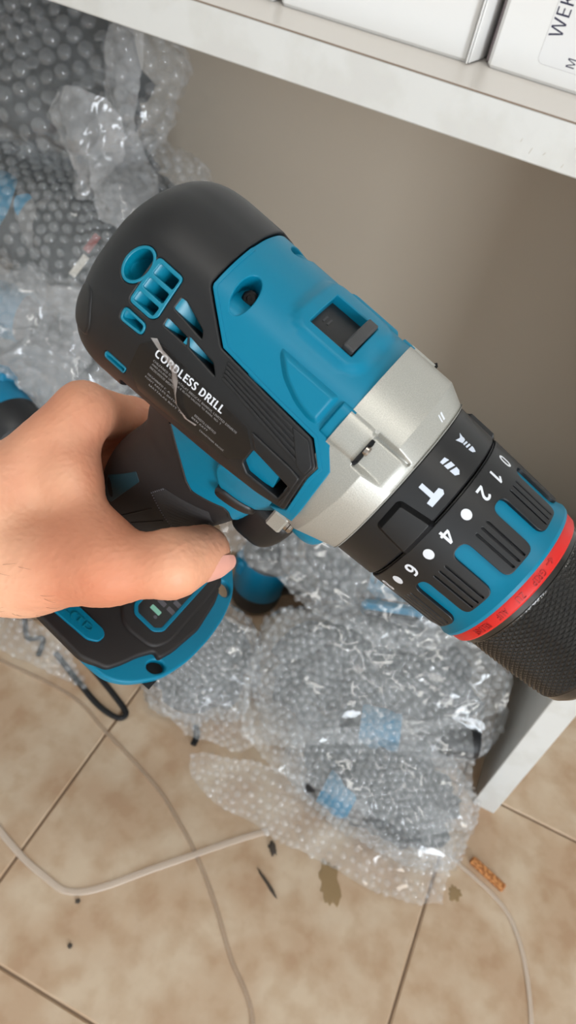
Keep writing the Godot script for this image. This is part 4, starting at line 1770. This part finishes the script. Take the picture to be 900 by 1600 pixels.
# ------------------------------------------------------------------ the scene
func _ready() -> void:
	var cam := Camera3D.new()
	cam.name = "camera"
	add_child(cam)
	cam.transform = Transform3D(Basis(Vector3(0.896, 0.1754, -0.4079), Vector3(-0.405, 0.6994, -0.5889), Vector3(0.182, 0.6929, 0.6977)).orthonormalized(), Vector3(0, 0.80, 0.50))
	cam.fov = 67.38
	cam.near = 0.02
	cam.far = 30.0
	var att := CameraAttributesPhysical.new()
	att.frustum_focus_distance = 0.262
	att.frustum_focal_length = 5.7
	att.exposure_aperture = 4.4
	cam.attributes = att
	cam.keep_aspect = Camera3D.KEEP_HEIGHT
	cam.fov = 67.38
	var we := WorldEnvironment.new()
	we.name = "environment"
	var env := Environment.new()
	env.background_mode = Environment.BG_SKY
	var sky := Sky.new()
	var sm := ProceduralSkyMaterial.new()
	sm.sky_top_color = Color(0.62, 0.74, 0.90)
	sm.sky_horizon_color = Color(0.90, 0.92, 0.95)
	sm.ground_horizon_color = Color(0.72, 0.70, 0.66)
	sm.ground_bottom_color = Color(0.55, 0.52, 0.48)
	sm.sun_angle_max = 1.0
	sky.sky_material = sm
	env.sky = sky
	env.tonemap_mode = Environment.TONE_MAPPER_LINEAR
	env.tonemap_exposure = 1.1
	env.background_energy_multiplier = 1.0
	env.sdfgi_enabled = true
	env.ssao_enabled = true
	env.ssil_enabled = true
	we.environment = env
	add_child(we)
	# daylight through the tall window in the right wall, and the ceiling lamp
	var day := AreaLight3D.new()
	day.name = "window_daylight"
	day.area_size = Vector2(0.85, 1.35)
	day.light_color = Color(0.94, 0.97, 1.0)
	day.light_energy = 6.3
	day.shadow_enabled = true
	add_child(day)
	day.position = Vector3(1.84, 0.78, 1.90)
	day.rotation.y = PI / 2
	make_materials()
	lamp(Vector3(0.45, 2.56, 0.75), Vector2(1.2, 0.3), 0.9)
	room()
	shelf()
	var grab := Transform3D(Basis(Vector3(0.9408, -0.329, 0.0814), Vector3(0.3309, 0.9436, -0.01), Vector3(-0.0735, 0.0363, 0.9966)).orthonormalized(), Vector3(-0.0183, 0.6443, 0.3083))
	var base := Transform3D(Basis(Vector3(0.9408, -0.329, 0.0814), Vector3(0.3266, 0.9442, 0.0422), Vector3(-0.0907, -0.0132, 0.9958)).orthonormalized(), Vector3(-0.0183, 0.6443, 0.3083))
	make_drill(thing("cordless_drill", "teal and black cordless drill with silver gear case and knurled chuck, held in the hand", "drill", base))
	make_hand(thing("person", "bare left hand and forearm gripping the drill by its handle, thumb along its side", "person", grab))
	boxes()
	pile()
	litter()

func lamp(at: Vector3, size: Vector2, energy: float) -> void:
	var o := thing("ceiling_lamp", "flat white rectangular lamp panel on the ceiling above the shelf", "lamp", Transform3D(Basis.IDENTITY, at))
	obj("housing", box_mesh(Vector3(-size.x / 2 - 0.02, 0.0, -size.y / 2 - 0.02), Vector3(size.x / 2 + 0.02, 0.04, size.y / 2 + 0.02), 0.004), M.window_frame, o)
	obj("diffuser", box_mesh(Vector3(-size.x / 2, -0.012, -size.y / 2), Vector3(size.x / 2, 0.0, size.y / 2), 0.003), M.lamp_face, o)
	var l := AreaLight3D.new()
	l.name = "lamp_light"
	l.area_size = size
	l.light_color = Color(1.0, 0.985, 0.955)
	l.light_energy = energy
	l.shadow_enabled = true
	o.add_child(l)
	l.position = Vector3(0, -0.02, 0)
	l.rotation.x = -PI / 2

func room() -> void:
	var fl := Node3D.new()
	fl.name = "floor"
	fl.set_meta("kind", "structure")
	add_child(fl)
	obj("grout_bed", box_mesh(Vector3(-1.9, -0.1, -0.5), Vector3(2.1, -0.0022, 2.9)), M.grout, fl)
	var tile := box_mesh(Vector3(-0.1899, -0.02, -0.1899), Vector3(0.1899, 0.0, 0.1899), 0.0015)
	var rng := RandomNumberGenerator.new()
	rng.seed = 4
	for i in range(-4, 5):
		for k in range(-1, 7):
			var t := obj("tile", tile, M.tile, fl)
			t.position = Vector3(-0.046 + i * 0.382, rng.randf() * 0.0006, 0.175 + (k - 0) * 0.382)
	struct("wall_back", box_mesh(Vector3(-1.8, -0.02, -0.45), Vector3(2.0, 2.7, -0.33)), M.plaster)
	struct("wall_left", box_mesh(Vector3(-1.8, -0.02, -0.45), Vector3(-1.68, 2.7, 2.9)), M.plaster)
	struct("ceiling", box_mesh(Vector3(-1.8, 2.6, -0.45), Vector3(2.02, 2.72, 2.9)), M.plaster)
	struct("wall_front", box_mesh(Vector3(-1.8, -0.02, 2.78), Vector3(2.02, 2.7, 2.9)), M.plaster)
	var b := MB.new()
	add_box(b, Vector3(1.9, -0.02, -0.45), Vector3(2.02, 2.7, 1.4))
	add_box(b, Vector3(1.9, -0.02, 2.4), Vector3(2.02, 2.7, 2.9))
	add_box(b, Vector3(1.9, -0.02, 1.4), Vector3(2.02, 0.05, 2.4))
	add_box(b, Vector3(1.9, 1.52, 1.4), Vector3(2.02, 2.7, 2.4))
	struct("wall_right", b.mesh(), M.plaster)
	var w := Node3D.new()
	w.name = "window_1"
	w.set_meta("kind", "structure")
	add_child(w)
	b = MB.new()
	for z in [1.4, 2.34]:
		add_box(b, Vector3(1.93, 0.05, z), Vector3(1.98, 1.52, z + 0.06), 0.004)
	for y in [0.05, 1.46]:
		add_box(b, Vector3(1.93, y, 1.4), Vector3(1.98, y + 0.06, 2.4), 0.004)
	obj("window_frame", b.mesh(), M.window_frame, w)
	obj("pane", box_mesh(Vector3(1.952, 0.11, 1.46), Vector3(1.956, 1.46, 2.34)), M.pane, w)

func shelf() -> void:
	var o := thing("shelf_unit", "low white melamine shelf unit with a deep open bay under its top board", "shelf", Transform3D(Basis.IDENTITY, Vector3(0, 0, 0)))
	var top := obj("shelf_board", box_mesh(Vector3(-0.76, 0.6535, -0.325), Vector3(0.62, 0.6810, 0.0), 0.0008), M.melamine, o)
	obj("top_laminate", box_mesh(Vector3(-0.76, 0.6811, -0.325), Vector3(0.62, 0.6816, -0.0012), 0.0003), M.melamine_top, top)
	obj("edge_banding", box_mesh(Vector3(-0.76, 0.6806, -0.0006), Vector3(0.62, 0.6814, 0.0003), 0.0002), M.edge_line, top)
	obj("side_panel", box_mesh(Vector3(0.1625, 0.0, -0.318), Vector3(0.1885, 0.6535, 0.0), 0.0008), M.melamine, o)
	obj("side_panel", box_mesh(Vector3(-0.76, 0.0, -0.318), Vector3(-0.734, 0.6535, 0.0), 0.0008), M.melamine, o)
	obj("side_panel", box_mesh(Vector3(0.594, 0.0, -0.318), Vector3(0.62, 0.6535, 0.0), 0.0008), M.melamine, o)
	obj("back_panel", box_mesh(Vector3(-0.734, 0.0, -0.318), Vector3(0.1625, 0.6535, -0.308)), M.back_board, o)
	# rubbed patches on the front edge
	var b := MB.new()
	var rng := RandomNumberGenerator.new()
	rng.seed = 9
	for i in 150:
		var x := 0.0 + rng.randf() * 0.09 if i < 120 else -0.05 + rng.randf() * 0.20
		var y := 0.655 + rng.randf() * 0.021
		var l := 0.0006 + rng.randf() * 0.0022
		add_box(b, Vector3(-l, -0.00012, 0.0), Vector3(l, 0.00012 + rng.randf() * 0.0002, 0.00006), 0.0, Transform3D(Basis(Vector3.BACK, 0.9 + rng.randf() * 0.5), Vector3(x, y, 0.0)))
	obj("scuff_marks", b.mesh(), M.scuff, top)

func carton(label: String, x0: float, x1: float, z1: float, h: float, turn := 0.0) -> Node3D:
	var o := thing("carton", label, "box", Transform3D(Basis(Vector3.UP, turn), Vector3((x0 + x1) / 2, 0.6817, z1)), "white cartons on the shelf")
	var w := (x1 - x0) / 2
	obj("body", box_mesh(Vector3(-w, 0.0, -0.2), Vector3(w, h, 0.0), 0.0022), M.card, o)
	return o

func boxes() -> void:
	var a := carton("plain white carton on the shelf at the far left end of the row", -0.384, -0.2375, -0.050, 0.16)
	var c := carton("plain white carton in the middle of the shelf, its folded end flap standing ajar", -0.2325, -0.1015, -0.050, 0.16, 0.02)
	var d := carton("white carton with a printed sticker, at the right of the row on the shelf", -0.0905, 0.10, -0.058, 0.16)
	# the folded end of the middle carton, two thin leaves that gape
	for k in 2:
		var b := MB.new()
		var P := []
		for i in 9:
			var f := i / 8.0
			var row := PackedVector3Array()
			var x := 0.0655 + (0.0018 + 0.0042 * k) * sin(f * 1.9) + 0.001 * k
			for j in 2:
				row.append(Vector3(x, 0.001 + j * 0.15, 0.004 - f * 0.06 - 0.003 * k))
			P.append(row)
		grid(b, P)
		var fl := obj("end_flap", b.mesh(), M.card, c)
		var e := MB.new()
		var line := PackedVector3Array([Vector3(P[0][0]), Vector3(P[0][1])])
		tube(e, line, [0.0006], 6)
		obj("flap_edge", e.mesh(), M.card, fl)
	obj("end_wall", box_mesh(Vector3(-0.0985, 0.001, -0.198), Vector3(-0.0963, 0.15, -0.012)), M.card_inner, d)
	# sticker with printed letters, lying on its side on the right carton
	var W := Surf.new(func(p: Vector2) -> Vector3: return Vector3(p.x, p.y, 0.0), 1.0)
	var b := MB.new()
	var st := rounded([Vector2(-0.0662, 0.0105), Vector2(0.020, 0.0105), Vector2(0.020, 0.150), Vector2(-0.0662, 0.150)], 0.004)
	var mm := MB.new()
	var scaled := PackedVector2Array()
	for p in st:
		scaled.append(p * 1000.0)
	var WM := Surf.new(func(p: Vector2) -> Vector3: return Vector3(p.x, p.y, 0.0), 1.0)
	plate(mm, WM, scaled, [], 0.10, 0.0, 0.05, 20.0)
	var stick := part("sticker_rim", mm, M.sticker_edge, d)
	mm = MB.new()
	plate(mm, WM, inset(ccw(scaled), 0.16), [], 0.13, 0.0, 0.02, 20.0)
	part("sticker", mm, M.sticker, stick)
	mm = MB.new()
	letters(mm, WM, "WEK", Vector2(-61.0, 37.0), Vector2(0, 1), Vector2(-1, 0), 0.0, 8.2, 0.16)
	letters(mm, WM, "M", Vector2(-46.0, 15.4), Vector2(0, 1), Vector2(-1, 0), 0.0, 5.2, 0.16)
	part("print", mm, M.ink, stick)

func pile() -> void:
	var lie := Vector3(90, 0, 0)
	# left stack, from the floor up
	var p := parcel("bubble-wrapped parcel at the foot of the left stack, half under the drill's foot", Vector3(-0.46, 0.075, -0.03), Vector3(0, 12, 0), Vector3(0.13, 0.07, 0.12), 101, 0.0105)
	flap(p, [[Vector3(-0.46, 0.05, 0.07), Vector3(-0.38, 0.05, 0.075), Vector3(-0.335, 0.04, 0.07)], [Vector3(-0.45, 0.02, 0.09), Vector3(-0.36, 0.018, 0.09), Vector3(-0.31, 0.012, 0.085)], [Vector3(-0.44, 0.006, 0.105), Vector3(-0.34, 0.006, 0.105), Vector3(-0.285, 0.005, 0.098)]], 7, 0.0095, 0.006)
	parcel("bubble-wrapped parcel second from the floor in the left stack, behind the hand", Vector3(-0.48, 0.215, -0.12), Vector3(4, -8, 3), Vector3(0.13, 0.07, 0.13), 102, 0.0105)
	p = parcel("pale crumpled film parcel in the left stack, just above the hand's knuckle", Vector3(-0.46, 0.345, -0.11), Vector3(14, 5, -4), Vector3(0.135, 0.06, 0.115), 103, 0.0125, Vector3(0, 0, 0.04), lie, 0.8, 0.2, 0.0)
	flap(p, [[Vector3(-0.50, 0.43, -0.02), Vector3(-0.43, 0.43, -0.02), Vector3(-0.35, 0.42, -0.03)], [Vector3(-0.49, 0.40, 0.02), Vector3(-0.42, 0.395, 0.02), Vector3(-0.34, 0.385, 0.01)], [Vector3(-0.48, 0.36, 0.04), Vector3(-0.41, 0.35, 0.035), Vector3(-0.36, 0.34, 0.03)]], 17, 0.01, 0.022, false, M.wrap_film)
	p = parcel("bubble-wrapped parcel with a red and white slip inside, left of the drill's vents", Vector3(-0.445, 0.452, -0.12), Vector3(18, -6, -8), Vector3(0.135, 0.052, 0.11), 104, 0.0115)
	var inv := p.transform.affine_inverse()
	for q in [[Vector3(-0.384, 0.443, -0.036), 0.011, M.paper], [Vector3(-0.380, 0.461, -0.050), 0.009, M.red_card]]:
		var sl := obj("slip", box_mesh(Vector3(-0.0035, -q[1], -0.0004), Vector3(0.0035, q[1], 0.0004)), q[2], p)
		sl.transform = inv * Transform3D(Basis.from_euler(Vector3(-42, 0, -16) * TAU_DEG), q[0])
	flap(p, [[Vector3(-0.40, 0.55, -0.10), Vector3(-0.375, 0.545, -0.10), Vector3(-0.355, 0.53, -0.10)], [Vector3(-0.39, 0.52, -0.06), Vector3(-0.36, 0.515, -0.06), Vector3(-0.325, 0.50, -0.07)], [Vector3(-0.37, 0.49, -0.04), Vector3(-0.34, 0.49, -0.04), Vector3(-0.302, 0.475, -0.05)]], 18, 0.011, 0.010, false, M.wrap_film)
	p = parcel("large-bubbled parcel at the top of the left stack, tucked under the shelf board", Vector3(-0.525, 0.555, -0.15), Vector3(50, 8, -4), Vector3(0.145, 0.045, 0.09), 105, 0.0165, Vector3(0.02, 0.0, 0.03), lie, 0.8, 0.08)
	flap(p, [[Vector3(-0.41, 0.625, -0.115), Vector3(-0.392, 0.628, -0.11), Vector3(-0.371, 0.628, -0.105)], [Vector3(-0.41, 0.58, -0.105), Vector3(-0.39, 0.575, -0.10), Vector3(-0.370, 0.57, -0.10)], [Vector3(-0.41, 0.54, -0.10), Vector3(-0.39, 0.535, -0.10), Vector3(-0.368, 0.532, -0.10)]], 8, 0.016, 0.008, false, M.wrap_film)
	flap(p, [[Vector3(-0.437, 0.565, -0.085), Vector3(-0.41, 0.575, -0.075), Vector3(-0.378, 0.560, -0.085)], [Vector3(-0.442, 0.540, -0.08), Vector3(-0.41, 0.545, -0.06), Vector3(-0.372, 0.535, -0.085)], [Vector3(-0.420, 0.512, -0.075), Vector3(-0.405, 0.515, -0.06), Vector3(-0.390, 0.512, -0.08)], [Vector3(-0.41, 0.485, -0.07), Vector3(-0.402, 0.487, -0.06), Vector3(-0.395, 0.487, -0.07)]], 9, 0.016, 0.010, false, M.wrap_film)
	var t := thing("power_tool", "loose teal and black tool without wrap at the left edge, above the wrist", "drill", Transform3D(Basis.from_euler(Vector3(35, 165, 10) * TAU_DEG), Vector3(-0.468, 0.325, 0.035)), "loose tools in the pile")
	fill_tool(t)
	# right stack
	t = thing("power_tool", "loose dark tool with a teal band standing behind the thumb and trigger", "drill", Transform3D(Basis.from_euler(Vector3(0, 30, 84) * TAU_DEG), Vector3(-0.172, 0.112, -0.13)), "loose tools in the pile")
	fill_tool(t)
	p = parcel("wide pale bubble-wrapped parcel at the back of the right stack, behind the chuck", Vector3(-0.005, 0.155, -0.17), Vector3(26, 12, -2), Vector3(0.165, 0.06, 0.10), 106, 0.0100)
	flap(p, [[Vector3(-0.229, 0.201, -0.054), Vector3(-0.142, 0.230, -0.091), Vector3(-0.045, 0.251, -0.120), Vector3(0.072, 0.270, -0.145)], [Vector3(-0.178, 0.183, -0.029), Vector3(-0.099, 0.204, -0.058), Vector3(-0.008, 0.221, -0.080), Vector3(0.101, 0.238, -0.102)], [Vector3(-0.136, 0.178, -0.023), Vector3(-0.064, 0.178, -0.023), Vector3(0.014, 0.191, -0.041), Vector3(0.115, 0.222, -0.082)], [Vector3(-0.120, 0.178, -0.023), Vector3(-0.038, 0.169, -0.010), Vector3(0.031, 0.178, -0.023), Vector3(0.123, 0.208, -0.062)]], 31, 0.0098, 0.008)
	p = parcel("bubble-wrapped parcel with a teal patch showing, in the middle of the right stack", Vector3(0.008, 0.080, -0.030), Vector3(32, 20, 10), Vector3(0.142, 0.050, 0.085), 107, 0.0088, Vector3(0.05, 0.020, 0.045), lie, 0.8)
	flap(p, [[Vector3(-0.114, 0.156, -0.012), Vector3(-0.048, 0.168, -0.028), Vector3(0.025, 0.177, -0.041), Vector3(0.120, 0.206, -0.079)], [Vector3(-0.120, 0.127, 0.027), Vector3(-0.042, 0.141, 0.009), Vector3(0.040, 0.158, -0.014), Vector3(0.131, 0.186, -0.052)], [Vector3(-0.114, 0.102, 0.060), Vector3(-0.035, 0.112, 0.046), Vector3(0.047, 0.138, 0.012), Vector3(0.137, 0.169, -0.029)], [Vector3(-0.097, 0.073, 0.099), Vector3(-0.028, 0.085, 0.083), Vector3(0.049, 0.116, 0.041), Vector3(0.137, 0.155, -0.010)]], 32, 0.0088, 0.008)
	p = parcel("small bubble-wrapped parcel on the floor, left of the right stack", Vector3(-0.180, 0.046, 0.024), Vector3(20, 30, 10), Vector3(0.066, 0.045, 0.066), 108, 0.0082, Vector3(0.0, 0, 0.02), lie, 0.42)
	flap(p, [[Vector3(-0.215, 0.093, 0.048), Vector3(-0.192, 0.111, 0.023), Vector3(-0.169, 0.122, 0.009), Vector3(-0.130, 0.124, 0.006)], [Vector3(-0.210, 0.072, 0.076), Vector3(-0.170, 0.086, 0.058), Vector3(-0.140, 0.097, 0.043), Vector3(-0.113, 0.100, 0.039)], [Vector3(-0.188, 0.053, 0.101), Vector3(-0.150, 0.062, 0.089), Vector3(-0.124, 0.068, 0.082), Vector3(-0.097, 0.075, 0.071)], [Vector3(-0.155, 0.045, 0.112), Vector3(-0.123, 0.048, 0.108), Vector3(-0.095, 0.052, 0.103), Vector3(-0.078, 0.059, 0.093)]], 33, 0.0082, 0.008)
	p = parcel("front bubble-wrapped parcel of the right stack, its flat flap spread on the tiles", Vector3(0.056, 0.043, 0.056), Vector3(18, -4, 0), Vector3(0.105, 0.040, 0.062), 109, 0.0080, Vector3(0.0, 0.008, 0.03), lie, 0.66)
	flap(p, [[Vector3(-0.097, 0.069, 0.089), Vector3(-0.024, 0.090, 0.060), Vector3(0.045, 0.115, 0.027), Vector3(0.108, 0.140, -0.006)], [Vector3(-0.076, 0.062, 0.098), Vector3(-0.006, 0.076, 0.078), Vector3(0.066, 0.095, 0.053), Vector3(0.125, 0.117, 0.024)], [Vector3(-0.048, 0.055, 0.107), Vector3(0.018, 0.064, 0.094), Vector3(0.087, 0.077, 0.078), Vector3(0.141, 0.097, 0.051)], [Vector3(-0.026, 0.055, 0.107), Vector3(0.033, 0.059, 0.101), Vector3(0.100, 0.060, 0.100), Vector3(0.151, 0.080, 0.074)]], 34, 0.0082, 0.007)
	flap(p, [[Vector3(-0.136, 0.031, 0.122), Vector3(-0.058, 0.048, 0.100), Vector3(0.039, 0.058, 0.087), Vector3(0.131, 0.073, 0.067)], [Vector3(-0.133, 0.024, 0.132), Vector3(-0.039, 0.034, 0.118), Vector3(0.060, 0.039, 0.112), Vector3(0.145, 0.053, 0.094)], [Vector3(-0.120, 0.017, 0.142), Vector3(-0.028, 0.021, 0.136), Vector3(0.079, 0.024, 0.132), Vector3(0.153, 0.037, 0.115)], [Vector3(-0.092, 0.012, 0.148), Vector3(-0.013, 0.012, 0.148), Vector3(0.101, 0.013, 0.147), Vector3(0.156, 0.023, 0.133)]], 12, 0.0085, 0.007)

func strip(called: String, label: String, category: String, pts: Array, wide: float, m: Material, thick := 0.35) -> void:
	var b := MB.new()
	tube(b, spline(pts, 10), [wide], 8, thick)
	tag(obj(called, b.mesh(), m), label, category, "%ss on the floor" % category)

func blob(called: String, label: String, category: String, at: Vector3, rx: float, rz: float, turn: float, h: float, seed_: int, m: Material) -> void:
	var b := MB.new()
	var nz := noise(seed_, 0.7, 3)
	var P := []
	for i in 6:
		var f := [0.0, 0.5, 0.8, 0.93, 1.0, 1.0][i] as float
		var y := [1.0, 0.97, 0.85, 0.6, 0.25, 0.0][i] as float
		var row := PackedVector3Array()
		for k in 33:
			var t := TAU * k / 32.0
			var r := 1.0 + 0.55 * nz.get_noise_2d(cos(t) * 2.0, sin(t) * 2.0)
			row.append(Vector3(cos(t) * rx * r * maxf(f, 0.001), h * y, sin(t) * rz * r * maxf(f, 0.001)).rotated(Vector3.UP, turn))
		P.append(row)
	grid(b, P, -1.0, true)
	var o := obj(called, b.mesh(), m)
	o.position = at
	tag(o, label, category, "%ss on the tiles" % category)

func litter() -> void:
	strip("plastic_strap", "clear plastic strap curving across the floor from the left, below the drill's foot", "strap", [Vector3(-0.42, 0.0015, 0.215), Vector3(-0.27, 0.0012, 0.270), Vector3(-0.205, 0.0012, 0.286), Vector3(-0.164, 0.0012, 0.282), Vector3(-0.11, 0.0014, 0.226), Vector3(-0.06, 0.0014, 0.172), Vector3(-0.03, 0.0016, 0.142)], 0.0034, M.strap_film, 0.2)
	strip("plastic_strap", "faint strap running in a long arc from the drill's foot across the middle floor tile", "strap", [Vector3(-0.40, 0.0012, 0.115), Vector3(-0.30, 0.0012, 0.112), Vector3(-0.236, 0.0012, 0.131), Vector3(-0.158, 0.0012, 0.157), Vector3(-0.118, 0.0012, 0.178), Vector3(-0.085, 0.0012, 0.199), Vector3(-0.048, 0.0012, 0.229), Vector3(-0.01, 0.0012, 0.266), Vector3(0.033, 0.0012, 0.306), Vector3(0.06, 0.0012, 0.40)], 0.0022, M.faint_film, 0.2)
	strip("plastic_strap", "thin pale strap looping over the floor beside the orange wood chip", "strap", [Vector3(0.14, 0.0015, 0.068), Vector3(0.17, 0.0013, 0.076), Vector3(0.205, 0.0013, 0.087), Vector3(0.228, 0.0012, 0.100), Vector3(0.247, 0.0012, 0.125), Vector3(0.262, 0.0012, 0.16), Vector3(0.272, 0.0012, 0.20), Vector3(0.28, 0.0012, 0.27)], 0.0024, M.strap_film, 0.2)
	var b := MB.new()
	add_box(b, Vector3(-0.021, 0.0, -0.0045), Vector3(0.021, 0.006, 0.0045), 0.0015)
	var o := obj("wood_chip", b.mesh(), M.wood_chip)
	o.transform = Transform3D(Basis(Vector3.UP, -0.32), Vector3(0.197, 0.0008, 0.071))
	tag(o, "orange splinter of wood lying on the floor tile at the right", "wood chip")
	blob("splinter", "long dark splinter lying on the tile near the brown stain", "splinter", Vector3(-0.008, 0.0008, 0.190), 0.016, 0.0016, -0.5, 0.0025, 3, M.dark_chip)
	blob("splinter", "short dark splinter lying between the wrap and the long one", "splinter", Vector3(-0.018, 0.0008, 0.156), 0.0075, 0.0035, -0.9, 0.003, 5, M.dark_chip)
	blob("dried_spill", "brown dried spill on the tile in front of the wrap's flap", "stain", Vector3(0.048, 0.0003, 0.158), 0.011, 0.022, 0.5, 0.0006, 6, M.spill)
	blob("dried_spill", "small brown dried spot under the orange wood chip", "stain", Vector3(0.170, 0.0003, 0.106), 0.0065, 0.008, 0.2, 0.0005, 8, M.spill)
	blob("dirt_crumb", "dark crumb on the tile by the bend of the left strap", "crumb", Vector3(-0.162, 0.0006, 0.290), 0.0022, 0.0022, 0, 0.002, 11, M.dark_chip)
	blob("dirt_crumb", "dark crumb on the tile below the left strap, lower of the two", "crumb", Vector3(-0.146, 0.0006, 0.325), 0.0022, 0.0022, 0, 0.002, 12, M.dark_chip)
	strip("black_cord", "black cord loop lying on the floor just below the drill's foot", "cord", [Vector3(-0.345, 0.003, 0.075), Vector3(-0.30, 0.003, 0.094), Vector3(-0.262, 0.003, 0.108), Vector3(-0.236, 0.003, 0.110), Vector3(-0.232, 0.003, 0.100), Vector3(-0.255, 0.003, 0.088), Vector3(-0.30, 0.003, 0.070), Vector3(-0.345, 0.003, 0.055)], 0.0035, M.cord, 0.7)
	strip("black_cord", "short end of black cord poking out under the small parcel", "cord", [Vector3(-0.155, 0.004, 0.075), Vector3(-0.148, 0.004, 0.085), Vector3(-0.146, 0.004, 0.097)], 0.0035, M.cord, 0.8)
	strip("black_cord", "thin black cord curled over the wrap at the far left, beyond the foot", "cord", [Vector3(-0.42, 0.02, 0.04), Vector3(-0.40, 0.012, 0.06), Vector3(-0.385, 0.004, 0.075), Vector3(-0.37, 0.003, 0.066), Vector3(-0.36, 0.003, 0.088)], 0.003, M.cord, 0.8)
